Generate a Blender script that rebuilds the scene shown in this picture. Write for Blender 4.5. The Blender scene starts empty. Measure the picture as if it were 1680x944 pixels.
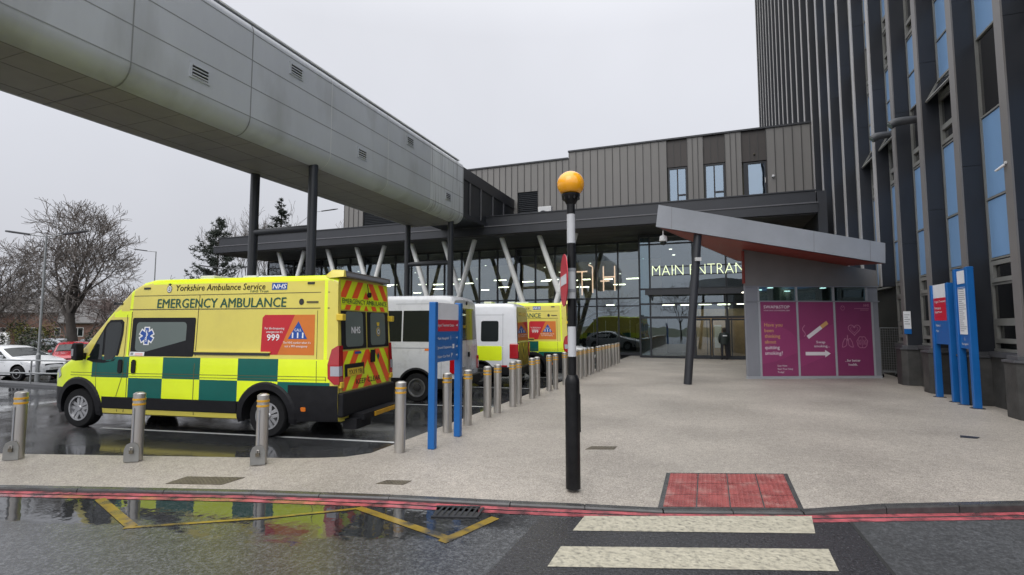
import bpy, bmesh, math, random
from mathutils import Matrix, Vector
random.seed(7)
SC = bpy.context.scene
COL = SC.collection
R = math.radians
RZ = -0.08                      # level of the tarmac; the paved plaza is z = 0

# ------------------------------------------------------------------ materials
def nd(t, typ, **kw):
    n = t.nodes.new(typ)
    for k, v in kw.items(): setattr(n, k, v)
    return n
def mat(name, c, rough=.5, metal=0, var=.12, scale=3., spec=.5, coat=0, emit=0, bump=0, bscale=60, stretch=None, dirt=None):
    m = bpy.data.materials.new(name); m.use_nodes = True; t = m.node_tree
    b = t.nodes['Principled BSDF']; L = t.links.new
    b.inputs['Roughness'].default_value = rough; b.inputs['Metallic'].default_value = metal
    b.inputs['Specular IOR Level'].default_value = spec
    b.inputs['Coat Weight'].default_value = coat
    col = (c[0], c[1], c[2], 1)
    b.inputs['Base Color'].default_value = col
    if emit:
        b.inputs['Emission Color'].default_value = col; b.inputs['Emission Strength'].default_value = emit
        return m
    tc = nd(t, 'ShaderNodeTexCoord')
    mp = nd(t, 'ShaderNodeMapping'); L(tc.outputs['Object'], mp.inputs['Vector'])
    if stretch: mp.inputs['Scale'].default_value = stretch
    nz = nd(t, 'ShaderNodeTexNoise'); nz.inputs['Scale'].default_value = scale; nz.inputs['Detail'].default_value = 6
    nz.inputs['Roughness'].default_value = .65
    L(mp.outputs[0], nz.inputs['Vector'])
    if var:
        mr = nd(t, 'ShaderNodeMapRange'); mr.inputs[1].default_value = .3; mr.inputs[2].default_value = .7
        mr.inputs[3].default_value = 1-var; mr.inputs[4].default_value = 1+var
        L(nz.outputs['Fac'], mr.inputs[0])
        mx = nd(t, 'ShaderNodeMix', data_type='RGBA', blend_type='MULTIPLY'); mx.inputs[0].default_value = 1
        mx.inputs[6].default_value = col; L(mr.outputs[0], mx.inputs[7]); src = mx.outputs[2]
        if dirt:
            n2 = nd(t, 'ShaderNodeTexNoise'); n2.inputs['Scale'].default_value = dirt[1]; n2.inputs['Detail'].default_value = 5
            L(mp.outputs[0], n2.inputs['Vector'])
            r2 = nd(t, 'ShaderNodeMapRange'); r2.inputs[1].default_value = dirt[3] if len(dirt) > 3 else .52; r2.inputs[2].default_value = dirt[4] if len(dirt) > 3 else .75
            r2.inputs[4].default_value = dirt[2]; L(n2.outputs['Fac'], r2.inputs[0])
            m2 = nd(t, 'ShaderNodeMix', data_type='RGBA'); L(r2.outputs[0], m2.inputs[0]); L(src, m2.inputs[6])
            m2.inputs[7].default_value = (*dirt[0], 1); src = m2.outputs[2]
        L(src, b.inputs['Base Color'])
        rr = nd(t, 'ShaderNodeMapRange'); rr.inputs[3].default_value = max(.02, rough*.8); rr.inputs[4].default_value = min(1, rough*1.2)
        L(nz.outputs['Fac'], rr.inputs[0]); L(rr.outputs[0], b.inputs['Roughness'])
    if bump:
        nb = nd(t, 'ShaderNodeTexNoise'); nb.inputs['Scale'].default_value = bscale; nb.inputs['Detail'].default_value = 3
        L(mp.outputs[0], nb.inputs['Vector'])
        bp = nd(t, 'ShaderNodeBump'); bp.inputs['Strength'].default_value = bump; bp.inputs['Distance'].default_value = .02
        L(nb.outputs['Fac'], bp.inputs['Height']); L(bp.outputs[0], b.inputs['Normal'])
    return m
def glassmat(name, tint, refl, gl=(1, 1, 1)):
    m = bpy.data.materials.new(name); m.use_nodes = True; t = m.node_tree; t.nodes.clear(); L = t.links.new
    o = nd(t, 'ShaderNodeOutputMaterial'); tr = nd(t, 'ShaderNodeBsdfTransparent'); g = nd(t, 'ShaderNodeBsdfGlossy')
    tr.inputs[0].default_value = (*tint, 1); g.inputs['Color'].default_value = (*gl, 1); g.inputs['Roughness'].default_value = .01
    f = nd(t, 'ShaderNodeFresnel'); f.inputs[0].default_value = 1.5
    ma = nd(t, 'ShaderNodeMath', operation='MULTIPLY_ADD'); ma.inputs[1].default_value = 1.6; ma.inputs[2].default_value = refl
    ma.use_clamp = True; L(f.outputs[0], ma.inputs[0])
    mx = nd(t, 'ShaderNodeMixShader'); L(ma.outputs[0], mx.inputs[0]); L(tr.outputs[0], mx.inputs[1]); L(g.outputs[0], mx.inputs[2])
    # slightly uneven panes bend what they mirror
    tc = nd(t, 'ShaderNodeTexCoord'); nz = nd(t, 'ShaderNodeTexNoise'); nz.inputs['Scale'].default_value = .5
    L(tc.outputs['Object'], nz.inputs['Vector'])
    bp = nd(t, 'ShaderNodeBump'); bp.inputs['Strength'].default_value = .03; bp.inputs['Distance'].default_value = .2
    L(nz.outputs['Fac'], bp.inputs['Height']); L(bp.outputs[0], g.inputs['Normal'])
    L(mx.outputs[0], o.inputs[0]); return m

M = {}
def dm(k, *a, **kw): M[k] = mat(k, *a, **kw)
dm('black_plastic', (.011, .011, .013), .55, var=.25, scale=8, spec=.22)
dm('rubber', (.012, .012, .013), .8, var=.3, scale=12, spec=.2)
dm('amb_yellow', (.70, .60, .10), .3, var=.05, scale=1.5, coat=.4, dirt=((.45, .36, .09), 2.2, .18))
dm('fluo_yellow', (.80, .95, .014), .35, var=.05, scale=2, coat=.2)
dm('amb_green', (.0, .105, .085), .4, var=.08, scale=3, coat=.05, spec=.35)
dm('text_green', (.008, .075, .045), .4, var=0)
dm('nhs_blue', (.01, .07, .33), .4, var=0)
dm('white_vinyl', (.8, .8, .8), .4, var=0)
dm('red_vinyl', (.50, .012, .022), .35, var=.06)
dm('orange_vinyl', (.62, .17, .02), .35, var=.06)
dm('chev_red', (.92, .11, .02), .35, var=.08)
dm('seam', (.10, .085, .03), .6, var=0)
dm('dark_seam', (.02, .02, .02), .6, var=0)
dm('car_glass', (.012, .016, .017), .04, var=0, spec=.4)
dm('frost_glass', (.11, .14, .13), .35, var=.06, scale=1, spec=.6)
dm('steel_grey', (.35, .35, .36), .35, metal=.8, var=.15)
dm('alloy', (.42, .42, .43), .3, metal=.7, var=.15)
dm('grey_bar', (.16, .145, .13), .5, var=.15)
dm('lamp_red', (.38, .006, .012), .12, var=.1, coat=.6)
dm('lamp_clear', (.36, .37, .41), .1, var=.1, coat=.6)
dm('lamp_amber', (.7, .18, .02), .2, var=.1)
dm('plate_yellow', (.72, .52, .04), .4, var=.08)
dm('plate_white', (.75, .75, .74), .4, var=.05)
dm('van_white', (.70, .71, .73), .25, var=.05, scale=1.2, coat=.5, dirt=((.45, .44, .42), 2.5, .3))
dm('van_silver', (.55, .56, .58), .28, metal=.0, var=.06, coat=.4, dirt=((.36, .35, .33), 2, .35))
dm('car_red', (.36, .012, .02), .2, var=.06, coat=.7)
dm('car_silver', (.42, .44, .47), .25, metal=.4, var=.06, coat=.6)
dm('clad_grey', (.185, .176, .166), .5, var=.10, scale=.6, stretch=(1, 1, .25), dirt=((.15, .145, .14), .8, .3))
dm('clad_brown', (.045, .037, .033), .5, var=.15, scale=1.5)
dm('clad_seam', (.045, .043, .041), .5, var=0)
dm('anthracite', (.028, .030, .036), .42, var=.15, scale=1.2)
dm('anthracite_light', (.115, .115, .125), .45, var=.12)
dm('soffit', (.05, .046, .044), .6, var=.18, scale=1.5)
dm('mullion', (.014, .017, .022), .4, var=.1)
dm('bridge_clad', (.495, .515, .55), .42, var=.07, scale=.5, stretch=(1, 1, .3), dirt=((.24, .24, .23), .9, .45))
dm('bridge_old', (.62, .64, .66), .42, var=.08, scale=1.5, stretch=(1, 3, .12), dirt=((.22, .22, .23), 2.2, .8))
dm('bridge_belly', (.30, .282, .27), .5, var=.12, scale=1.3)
dm('bridge_seam', (.24, .245, .25), .6, var=0)
dm('belly_seam', (.17, .16, .15), .6, var=0)
dm('bridge_seam_light', (.62, .63, .63), .5, var=0)
dm('vent_dark', (.02, .02, .02), .6, var=0)
dm('fin_dark', (.021, .0235, .030), .4, var=.16, scale=.9, stretch=(1, 1, .3))
dm('fin_edge', (.17, .16, .155), .45, var=.1, scale=1)
dm('fin_edge_pale', (.36, .35, .345), .45, var=.1, scale=1)
dm('blue_panel', (.205, .365, .61), .3, var=.1, scale=.7, stretch=(1, 1, .3), coat=.3)
dm('frame_grey', (.22, .22, .205), .45, var=.1)
dm('plinth_stone', (.045, .044, .042), .65, var=.45, scale=2.2, bump=.25, bscale=25, dirt=((.085, .08, .07), 1.3, .7))
dm('plinth_cap', (.07, .072, .078), .5, var=.2)
dm('kiosk_grey', (.215, .206, .2), .5, var=.08, scale=1)
dm('kiosk_pale', (.24, .25, .28), .45, var=.07, scale=1)
dm('fascia_grey', (.36, .375, .405), .4, var=.08, scale=.8)
dm('kiosk_red', (.25, .042, .03), .5, var=.12)
dm('poster_magenta', (.26, .048, .14), .3, var=.08, scale=.6, spec=.6)
dm('poster_purple', (.22, .042, .125), .3, var=.1, scale=.6, spec=.6)
dm('poster_band', (.30, .055, .16), .3, var=.06, scale=.6, spec=.6)
dm('poster_tan', (.62, .36, .14), .4, var=0)
dm('poster_line', (.50, .22, .34), .4, var=0)
dm('poster_white', (.72, .68, .72), .4, var=0)
dm('sign_blue', (.008, .115, .37), .35, var=.08, scale=2)
dm('sign_red', (.52, .015, .035), .4, var=.06)
dm('sign_white', (.72, .73, .76), .4, var=.05)
dm('text_grey', (.25, .26, .28), .5, var=0)
dm('stainless', (.50, .48, .45), .34, metal=.85, var=.14, scale=5, stretch=(3, 3, .3), dirt=((.22, .2, .18), 2.4, .35))
dm('bollard_cap', (.5, .5, .5), .35, metal=.7, var=.1)
dm('band_yellow', (.62, .33, .02), .4, var=.15, scale=8)
dm('lock_steel', (.26, .26, .25), .5, metal=.6, var=.15)
dm('beacon_black', (.008, .008, .009), .35, var=.4, scale=9, spec=.25)
dm('beacon_white', (.50, .51, .53), .4, var=.08)
dm('globe_amber', (.98, .42, .008), .22, var=.05, coat=.5)
dm('galv', (.27, .28, .285), .5, metal=.4, var=.12)
dm('v_column', (.80, .80, .78), .45, var=.06)
dm('kerb_stone', (.062, .062, .062), .2, var=.3, scale=6, bump=.15, bscale=50)
dm('tactile_red', (.27, .066, .062), .28, var=.3, scale=4, dirt=((.36, .19, .17), 5, .9))
dm('line_cream', (.43, .40, .315), .5, var=.2, scale=14, dirt=((.16, .15, .125), 24, .9, .50, .72), bump=.7, bscale=30)
dm('line_red', (.46, .105, .12), .14, var=.3, scale=7, dirt=((.11, .045, .05), 6, 1.0, .42, .66))
dm('line_yellow', (.28, .19, .03), .16, var=.25, scale=5, dirt=((.06, .055, .042), 5, 1.0, .44, .62))
dm('line_white', (.55, .56, .56), .3, var=.15, scale=5, dirt=((.16, .16, .16), 4, .6))
dm('cover_metal', (.10, .085, .06), .5, var=.3, scale=14, bump=.4, bscale=60)
dm('iron', (.02, .02, .022), .4, var=.2)
dm('bark', (.062, .053, .047), .8, var=.3, scale=4, bump=.2, bscale=18)
dm('twig', (.14, .122, .11), .8, var=.25, scale=2)
dm('twig_red', (.12, .088, .08), .8, var=.3, scale=2)
dm('needle', (.045, .060, .048), .7, var=.35, scale=2)
dm('needle_light', (.07, .085, .065), .7, var=.35, scale=2)
dm('shrub_dark', (.035, .05, .025), .7, var=.4, scale=2)
dm('shrub_yellow', (.16, .16, .025), .7, var=.35, scale=2)
dm('brick', (.20, .115, .09), .8, var=.3, scale=5)
dm('roof_slate', (.105, .10, .10), .6, var=.2, scale=2)
dm('tent_white', (.68, .68, .68), .5, var=.05)
dm('jacket', (.012, .019, .017), .7, var=.2)
dm('trousers', (.012, .012, .016), .75, var=.2)
dm('skin', (.42, .25, .18), .5, var=.05)
dm('hair', (.02, .015, .012), .6, var=.2)
dm('wall_in', (.50, .43, .34), .8, var=.1)
dm('wood_in', (.46, .32, .19), .6, var=.2, scale=2)
dm('floor_in', (.14, .13, .12), .35, var=.15)
dm('ceil_in', (.5, .5, .48), .8, var=.08)
dm('dark_in', (.03, .03, .033), .7, var=.2)
dm('paper', (.7, .71, .73), .6, var=.05)
dm('cam_white', (.62, .62, .62), .35, var=.05)
dm('neon_cream', (.90, 1., .62), emit=1.1)
dm('neon_peach', (1., .62, .42), emit=2.2)
dm('strip_light', (1., .93, .66), emit=13.0)
dm('down_light', (1., .95, .78), emit=5.0)
dm('traffic_green', (.02, .75, .62), emit=1.0)
M['glass'] = glassmat('facade_glass', (.66, .72, .72), .07, (.86, .93, 1))
M['glass_door'] = glassmat('door_glass', (.80, .84, .84), .015)
M['glass_teal'] = glassmat('return_glass', (.42, .58, .62), .10, (.80, .92, 1))
M['win_glass'] = glassmat('window_glass', (.25, .28, .27), .04)
M['win_blue'] = glassmat('blue_window_glass', (.35, .42, .48), .24, (.74, .88, 1))

# ------------------------------------------------------------------ mesh builder
def clip(poly, x0, x1, y0, y1):
    def cut(p, f, ins):
        out = []
        for i in range(len(p)):
            a, b = p[i-1], p[i]
            if ins(b):
                if not ins(a): out.append(f(a, b))
                out.append(b)
            elif ins(a): out.append(f(a, b))
        return out
    def fx(c): return lambda a, b: (c, a[1]+(b[1]-a[1])*(c-a[0])/(b[0]-a[0]))
    def fy(c): return lambda a, b: (a[0]+(b[0]-a[0])*(c-a[1])/(b[1]-a[1]), c)
    for f, ins in ((fx(x0), lambda q: q[0] >= x0), (fx(x1), lambda q: q[0] <= x1), (fy(y0), lambda q: q[1] >= y0), (fy(y1), lambda q: q[1] <= y1)):
        if not poly: return []
        poly = cut(poly, f, ins)
    return poly
_tc = {}
def text2d(s, bold=0, shear=0):
    key = (s, bold, shear)
    if key in _tc: return _tc[key]
    cu = bpy.data.curves.new('t', 'FONT'); cu.body = s; cu.size = 1; cu.offset = bold; cu.shear = shear; cu.resolution_u = 2
    o = bpy.data.objects.new('t', cu); COL.objects.link(o)
    dg = bpy.context.evaluated_depsgraph_get(); me = o.evaluated_get(dg).to_mesh()
    v = [(p.co.x, p.co.y) for p in me.vertices]; f = [tuple(p.vertices) for p in me.polygons]
    o.evaluated_get(dg).to_mesh_clear(); bpy.data.objects.remove(o); bpy.data.curves.remove(cu)
    x0 = min(p[0] for p in v); v = [((p[0]-x0)/.72, p[1]/.72) for p in v]      # cap height 1
    _tc[key] = (v, f, max(p[0] for p in v)); return _tc[key]
class MB:
    def __init__(s): s.v = []; s.f = []; s.m = []; s.ms = []; s.M = Matrix()
    def mi(s, k):
        if k not in s.ms: s.ms.append(k)
        return s.ms.index(k)
    def add(s, vs, fs, k):
        b = len(s.v); s.v += [tuple(s.M @ Vector(p)) for p in vs]
        i = s.mi(k)
        for f in fs: s.f.append(tuple(b+q for q in f)); s.m.append(i)
        return s
    def box(s, x0, x1, y0, y1, z0, z1, k):
        return s.add([(x0, y0, z0), (x1, y0, z0), (x1, y1, z0), (x0, y1, z0), (x0, y0, z1), (x1, y0, z1), (x1, y1, z1), (x0, y1, z1)],
                     [(0, 3, 2, 1), (4, 5, 6, 7), (0, 1, 5, 4), (1, 2, 6, 5), (2, 3, 7, 6), (3, 0, 4, 7)], k)
    def prism(s, pts, a, b, k, ax='z'):        # polygon (u,v) extruded from a to b along ax
        f = {'z': lambda u, v, w: (u, v, w), 'y': lambda u, v, w: (u, w, v), 'x': lambda u, v, w: (w, u, v)}[ax]
        n = len(pts)
        vs = [f(u, v, a) for u, v in pts]+[f(u, v, b) for u, v in pts]
        return s.add(vs, [tuple(range(n))[::-1], tuple(range(n, 2*n))]+[(i, (i+1) % n, n+(i+1) % n, n+i) for i in range(n)], k)
    def poly(s, pts, k): return s.add(pts, [tuple(range(len(pts)))], k)
    def tube(s, pts, rs, n, k, caps=True):
        pts = [Vector(p) for p in pts]; m = len(pts)
        if not isinstance(rs, (list, tuple)): rs = [rs]*m
        vs = []; fs = []; up = None
        for i, p in enumerate(pts):
            d = (pts[min(i+1, m-1)]-pts[max(i-1, 0)]).normalized()
            if up is None: up = d.orthogonal().normalized()
            else:
                up = up-d*up.dot(d); up = up.normalized() if up.length > 1e-6 else d.orthogonal().normalized()
            w = d.cross(up)
            for j in range(n):
                a = 2*math.pi*j/n; vs.append(tuple(p+(up*math.cos(a)+w*math.sin(a))*rs[i]))
        for i in range(m-1):
            for j in range(n):
                a, b = i*n+j, i*n+(j+1) % n; fs.append((a, b, b+n, a+n))
        if caps: fs.append(tuple(range(n))[::-1]); fs.append(tuple(range((m-1)*n, m*n)))
        return s.add(vs, fs, k)
    def lathe(s, prof, n, k, axis='z', c=(0, 0, 0)):
        vs = []; fs = []
        for r, h in prof:
            for j in range(n):
                a = 2*math.pi*j/n; u, v = r*math.cos(a), r*math.sin(a)
                vs.append({'z': (c[0]+u, c[1]+v, c[2]+h), 'y': (c[0]+v, c[1]+h, c[2]+u), 'x': (c[0]+h, c[1]+u, c[2]+v)}[axis])
        m = len(prof)
        for i in range(m-1):
            for j in range(n):
                a, b = i*n+j, i*n+(j+1) % n; fs.append((a, b, b+n, a+n))
        if prof[0][0] > 1e-4: fs.append(tuple(range(n))[::-1])
        if prof[-1][0] > 1e-4: fs.append(tuple(range((m-1)*n, m*n)))
        return s.add(vs, fs, k)
    def text(s, t, fn, h, k, width=None, bold=0, shear=0, center=False):
        v, f, w = text2d(t, min(bold, 0), shear)
        sx = h if width is None else width/w
        o = -w*sx/2 if center else 0
        if bold <= 0: return s.add([fn(o+p[0]*sx, p[1]*h) for p in v], f, k)
        a_, b_, c_ = (Vector(q) for q in (fn(0, 0), fn(h, 0), fn(0, h))); nn = (b_-a_).cross(c_-a_).normalized()
        for i, (du, dv) in enumerate(((0, 0), (bold*1.6, 0), (bold*.8, bold*.8))):      # struck three times for a heavier weight
            s.add([tuple(Vector(fn(o+p[0]*sx+du*h, p[1]*h+dv*h))+nn*.0004*i) for p in v], f, k)
        return s
    def build(s, name, parent=None, smooth=None, bevel=0, weld=False, kind=None):
        me = bpy.data.meshes.new(name); me.from_pydata(s.v, [], s.f)
        for k in s.ms: me.materials.append(M[k])
        me.polygons.foreach_set('material_index', s.m); me.update()
        if weld or bevel:
            bm = bmesh.new(); bm.from_mesh(me)
            bmesh.ops.remove_doubles(bm, verts=bm.verts, dist=5e-4); bmesh.ops.dissolve_degenerate(bm, edges=bm.edges, dist=5e-4)
            bmesh.ops.recalc_face_normals(bm, faces=bm.faces)
            bm.to_mesh(me); bm.free()
        o = bpy.data.objects.new(name, me); COL.objects.link(o)
        if parent: o.parent = parent
        if smooth:
            me.polygons.foreach_set('use_smooth', [True]*len(me.polygons)); me.set_sharp_from_angle(angle=R(smooth))
        if bevel:
            b = o.modifiers.new('b', 'BEVEL'); b.width = bevel; b.segments = 2; b.limit_method = 'ANGLE'; b.angle_limit = R(40)
        if kind: o['kind'] = kind
        return o
def thing(name, label, cat, loc=(0, 0, 0), rz=0, group=None):
    o = bpy.data.objects.new(name, None); COL.objects.link(o); o.empty_display_size = .2
    o.location = loc; o.rotation_euler = (0, 0, rz); return tag(o, label, cat, group)
def tag(o, label, cat, group=None):
    o['label'] = label; o['category'] = cat
    if group: o['group'] = group
    return o
def kids(o): return [c for c in bpy.data.objects if c.parent == o]
def copy_tree(o, parent=None):
    c = o.copy(); COL.objects.link(c)
    if parent: c.parent = parent
    for ch in kids(o): copy_tree(ch, c)
    return c
def lerp(tab, x):
    if x <= tab[0][0]: return tab[0][1]
    for (a, p), (b, q) in zip(tab, tab[1:]):
        if x <= b: return p+(q-p)*(x-a)/(b-a)
    return tab[-1][1]
# ------------------------------------------------------------------ world, sun, camera
w = bpy.data.worlds.new('World'); SC.world = w; w.use_nodes = True
t = w.node_tree; bg = t.nodes['Background']; L = t.links.new
SUN_EL, SUN_AZ = R(45), R(262)          # direction towards the sun, azimuth anticlockwise from +X
sk = nd(t, 'ShaderNodeTexSky', sky_type='NISHITA'); sk.sun_disc = False; sk.sun_elevation = SUN_EL
sk.sun_rotation = math.pi/2-SUN_AZ; sk.dust_density = 6; sk.air_density = 1.5
hs = nd(t, 'ShaderNodeHueSaturation'); hs.inputs['Saturation'].default_value = .12; L(sk.outputs[0], hs.inputs['Color'])
tc = nd(t, 'ShaderNodeTexCoord'); sp = nd(t, 'ShaderNodeSeparateXYZ'); L(tc.outputs['Generated'], sp.inputs[0])
rp = nd(t, 'ShaderNodeValToRGB'); e = rp.color_ramp.elements            # overcast cloud, brighter towards the zenith
e[0].position = 0; e[0].color = (.60, .62, .67, 1); e[1].position = 1; e[1].color = (1., 1., 1., 1)
for p, c in ((.12, (.64, .655, .71)), (.30, (.725, .745, .81)), (.52, (.79, .805, .865)), (.75, (.93, .94, .96))):
    q = e.new(p); q.color = (*c, 1)
L(sp.outputs['Z'], rp.inputs[0])
nz = nd(t, 'ShaderNodeTexNoise'); nz.inputs['Scale'].default_value = 1.6; nz.inputs['Detail'].default_value = 5; L(tc.outputs['Generated'], nz.inputs['Vector'])
mr = nd(t, 'ShaderNodeMapRange'); mr.inputs[3].default_value = 8.4; mr.inputs[4].default_value = 11.5; L(nz.outputs['Fac'], mr.inputs[0])
vm = nd(t, 'ShaderNodeVectorMath', operation='SCALE'); L(rp.outputs[0], vm.inputs[0]); L(mr.outputs[0], vm.inputs['Scale'])
gt = nd(t, 'ShaderNodeMapRange'); gt.inputs[1].default_value = .5; gt.inputs[2].default_value = 1.0; gt.inputs[3].default_value = 1.0; gt.inputs[4].default_value = 1.8
L(sp.outputs['Z'], gt.inputs[0])
v2 = nd(t, 'ShaderNodeVectorMath', operation='SCALE'); L(vm.outputs[0], v2.inputs[0]); L(gt.outputs[0], v2.inputs['Scale'])
mx = nd(t, 'ShaderNodeMix', data_type='RGBA'); mx.inputs[0].default_value = .94; L(hs.outputs[0], mx.inputs[6]); L(v2.outputs[0], mx.inputs[7])
# the cloud is thinner round the hidden sun, behind the viewpoint
dp = nd(t, 'ShaderNodeVectorMath', operation='DOT_PRODUCT'); L(tc.outputs['Generated'], dp.inputs[0])
dp.inputs[1].default_value = (math.cos(SUN_EL)*math.cos(SUN_AZ), math.cos(SUN_EL)*math.sin(SUN_AZ), math.sin(SUN_EL))
gl = nd(t, 'ShaderNodeMapRange'); gl.interpolation_type = 'SMOOTHSTEP'; gl.inputs[1].default_value = -.1; gl.inputs[2].default_value = 1.0; gl.inputs[3].default_value = 1; gl.inputs[4].default_value = 1.75
L(dp.outputs['Value'], gl.inputs[0])
v3 = nd(t, 'ShaderNodeVectorMath', operation='SCALE'); L(mx.outputs[2], v3.inputs[0]); L(gl.outputs[0], v3.inputs['Scale'])
L(v3.outputs[0], bg.inputs[0]); bg.inputs[1].default_value = .1
sl = bpy.data.lights.new('sun', 'SUN'); sl.energy = .85; sl.angle = R(40); sl.color = (1, .97, .93)
so = bpy.data.objects.new('sun', sl); COL.objects.link(so)
d = Vector((math.cos(SUN_EL)*math.cos(SUN_AZ), math.cos(SUN_EL)*math.sin(SUN_AZ), math.sin(SUN_EL)))
so.rotation_euler = d.to_track_quat('Z', 'Y').to_euler(); so.location = (-10, -10, 60)

YAW = R(20.7); PITCH = math.atan(64/850)
cd = bpy.data.cameras.new('camera'); cd.sensor_width = 36; cd.lens = 36*850/1680; cd.clip_end = 3000; cd.clip_start = .05
co = bpy.data.objects.new('camera', cd); COL.objects.link(co); SC.camera = co
co.location = (0, 0, 1.8); co.rotation_euler = (math.pi/2+PITCH, 0, YAW)
vs = SC.view_settings; vs.view_transform = 'Standard'; vs.look = 'None'; vs.gamma = 1; vs.use_curve_mapping = False; vs.exposure = 0
SC.cycles.max_bounces = 8; SC.cycles.transparent_max_bounces = 12; SC.cycles.caustics_reflective = False
SC.cycles.use_denoising = True

# ------------------------------------------------------------------ ground
KD = R(18.2); KU = Vector((math.cos(KD), math.sin(KD))); KN = Vector((math.sin(KD), -math.cos(KD)))   # along the kerb / towards the road
K0 = Vector((-1.95, 5.16))
def road_mat():
    m = bpy.data.materials.new('wet_asphalt'); m.use_nodes = True; t = m.node_tree; b = t.nodes['Principled BSDF']; L = t.links.new
    g = nd(t, 'ShaderNodeNewGeometry'); P = g.outputs['Position']
    def noise(s, det=4, ro=.6, vec=P):
        n = nd(t, 'ShaderNodeTexNoise'); n.inputs['Scale'].default_value = s; n.inputs['Detail'].default_value = det; n.inputs['Roughness'].default_value = ro
        L(vec, n.inputs['Vector']); return n.outputs['Fac']
    def mth(op, a, bb, cl=False):
        n = nd(t, 'ShaderNodeMath', operation=op); n.use_clamp = cl
        for i, q in enumerate((a, bb)):
            if hasattr(q, 'links'): L(q, n.inputs[i])
            else: n.inputs[i].default_value = q
        return n.outputs[0]
    def rng(v, a, bb, c, dd, sm=False):
        n = nd(t, 'ShaderNodeMapRange'); n.interpolation_type = 'SMOOTHSTEP' if sm else 'LINEAR'
        for i, q in enumerate((a, bb, c, dd)): n.inputs[i+1].default_value = q
        L(v, n.inputs[0]); return n.outputs[0]
    s = nd(t, 'ShaderNodeSeparateXYZ'); L(P, s.inputs[0]); X, Y = s.outputs[0], s.outputs[1]
    dist = mth('ADD', mth('MULTIPLY', mth('ADD', X, -K0.x), KN.x), mth('MULTIPLY', mth('ADD', Y, -K0.y), KN.y))     # metres from the kerb line
    along = mth('ADD', mth('MULTIPLY', mth('ADD', X, -K0.x), KU.x), mth('MULTIPLY', mth('ADD', Y, -K0.y), KU.y))
    mp = nd(t, 'ShaderNodeMapping'); mp.inputs['Rotation'].default_value = (0, 0, -KD); mp.inputs['Scale'].default_value = (.45, 1.6, 1); L(P, mp.inputs['Vector'])
    nA = noise(1.3, 6, .62, mp.outputs[0]); nB = noise(.55, 4, .55)
    # standing water along the gutter, left of the crossing
    gut = mth('ADD', rng(dist, .25, 1.1, .75, -.75), mth('ADD', rng(nA, .3, .7, -.6, .6), rng(noise(7, 5, .7), .3, .7, -.22, .22)))
    gut = mth('MULTIPLY', rng(gut, -.2, .22, 0, 1, True), rng(along, -.3, .5, 1, 0, True))
    gut = mth('MULTIPLY', gut, rng(dist, -.6, -.3, 0, 1))
    # shallow water in the bays behind the pavement strip
    bay = mth('MULTIPLY', rng(dist, -1.0, -1.6, 0, 1, True), rng(mth('ADD', nB, mth('MULTIPLY', nA, .45)), .60, .80, 0, 1, True))
    pud = mth('MAXIMUM', gut, bay)
    dry = mth('MULTIPLY', rng(along, 2.2, 3.3, 0, 1, True), rng(dist, -.5, -.2, 0, 1))
    fine = noise(55, 5, .85); mid = noise(22, 4, .7)
    rough = rng(nA, .3, .7, .16, .28)
    baywet = rng(dist, -.8, -1.2, 0, 1)
    r2 = nd(t, 'ShaderNodeMix'); L(baywet, r2.inputs[0]); L(rough, r2.inputs[2]); L(rng(nA, .35, .65, .10, .24), r2.inputs[3]); rough = r2.outputs[0]
    r3 = nd(t, 'ShaderNodeMix'); L(dry, r3.inputs[0]); L(rough, r3.inputs[2]); r3.inputs[3].default_value = .55; rough = r3.outputs[0]
    r4 = nd(t, 'ShaderNodeMix'); L(pud, r4.inputs[0]); L(rough, r4.inputs[2]); L(rng(baywet, 0, 1, .03, .07), r4.inputs[3]); L(r4.outputs[0], b.inputs['Roughness'])
    # aggregate colour
    v = rng(fine, .35, .65, .15, 2.0); v2 = rng(mid, .3, .7, .6, 1.4); v3 = mth('MULTIPLY', rng(nB, .3, .7, .72, 1.28), rng(noise(30, 2, .5), .35, .65, .7, 1.3))
    vv = mth('MULTIPLY', mth('MULTIPLY', v, v2), v3)
    vv = mth('MULTIPLY', vv, rng(pud, 0, 1, 1, .55))
    vv = mth('MULTIPLY', vv, rng(dry, 0, 1, 1, .85))
    cm = nd(t, 'ShaderNodeMix', data_type='RGBA', blend_type='MULTIPLY'); cm.inputs[0].default_value = 1; cm.inputs[6].default_value = (.050, .052, .055, 1)
    L(vv, cm.inputs[7]); L(cm.outputs[2], b.inputs['Base Color'])
    bp = nd(t, 'ShaderNodeBump'); bp.inputs['Distance'].default_value = .006
    L(rng(pud, 0, .8, .22, .0), bp.inputs['Strength']); L(fine, bp.inputs['Height'])
    rip = nd(t, 'ShaderNodeBump'); rip.inputs['Strength'].default_value = .035; rip.inputs['Distance'].default_value = .03; L(noise(9, 2, .5), rip.inputs['Height']); L(bp.outputs[0], rip.inputs['Normal'])
    L(rip.outputs[0], b.inputs['Normal']); b.inputs['Specular IOR Level'].default_value = .75
    return m
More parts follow.
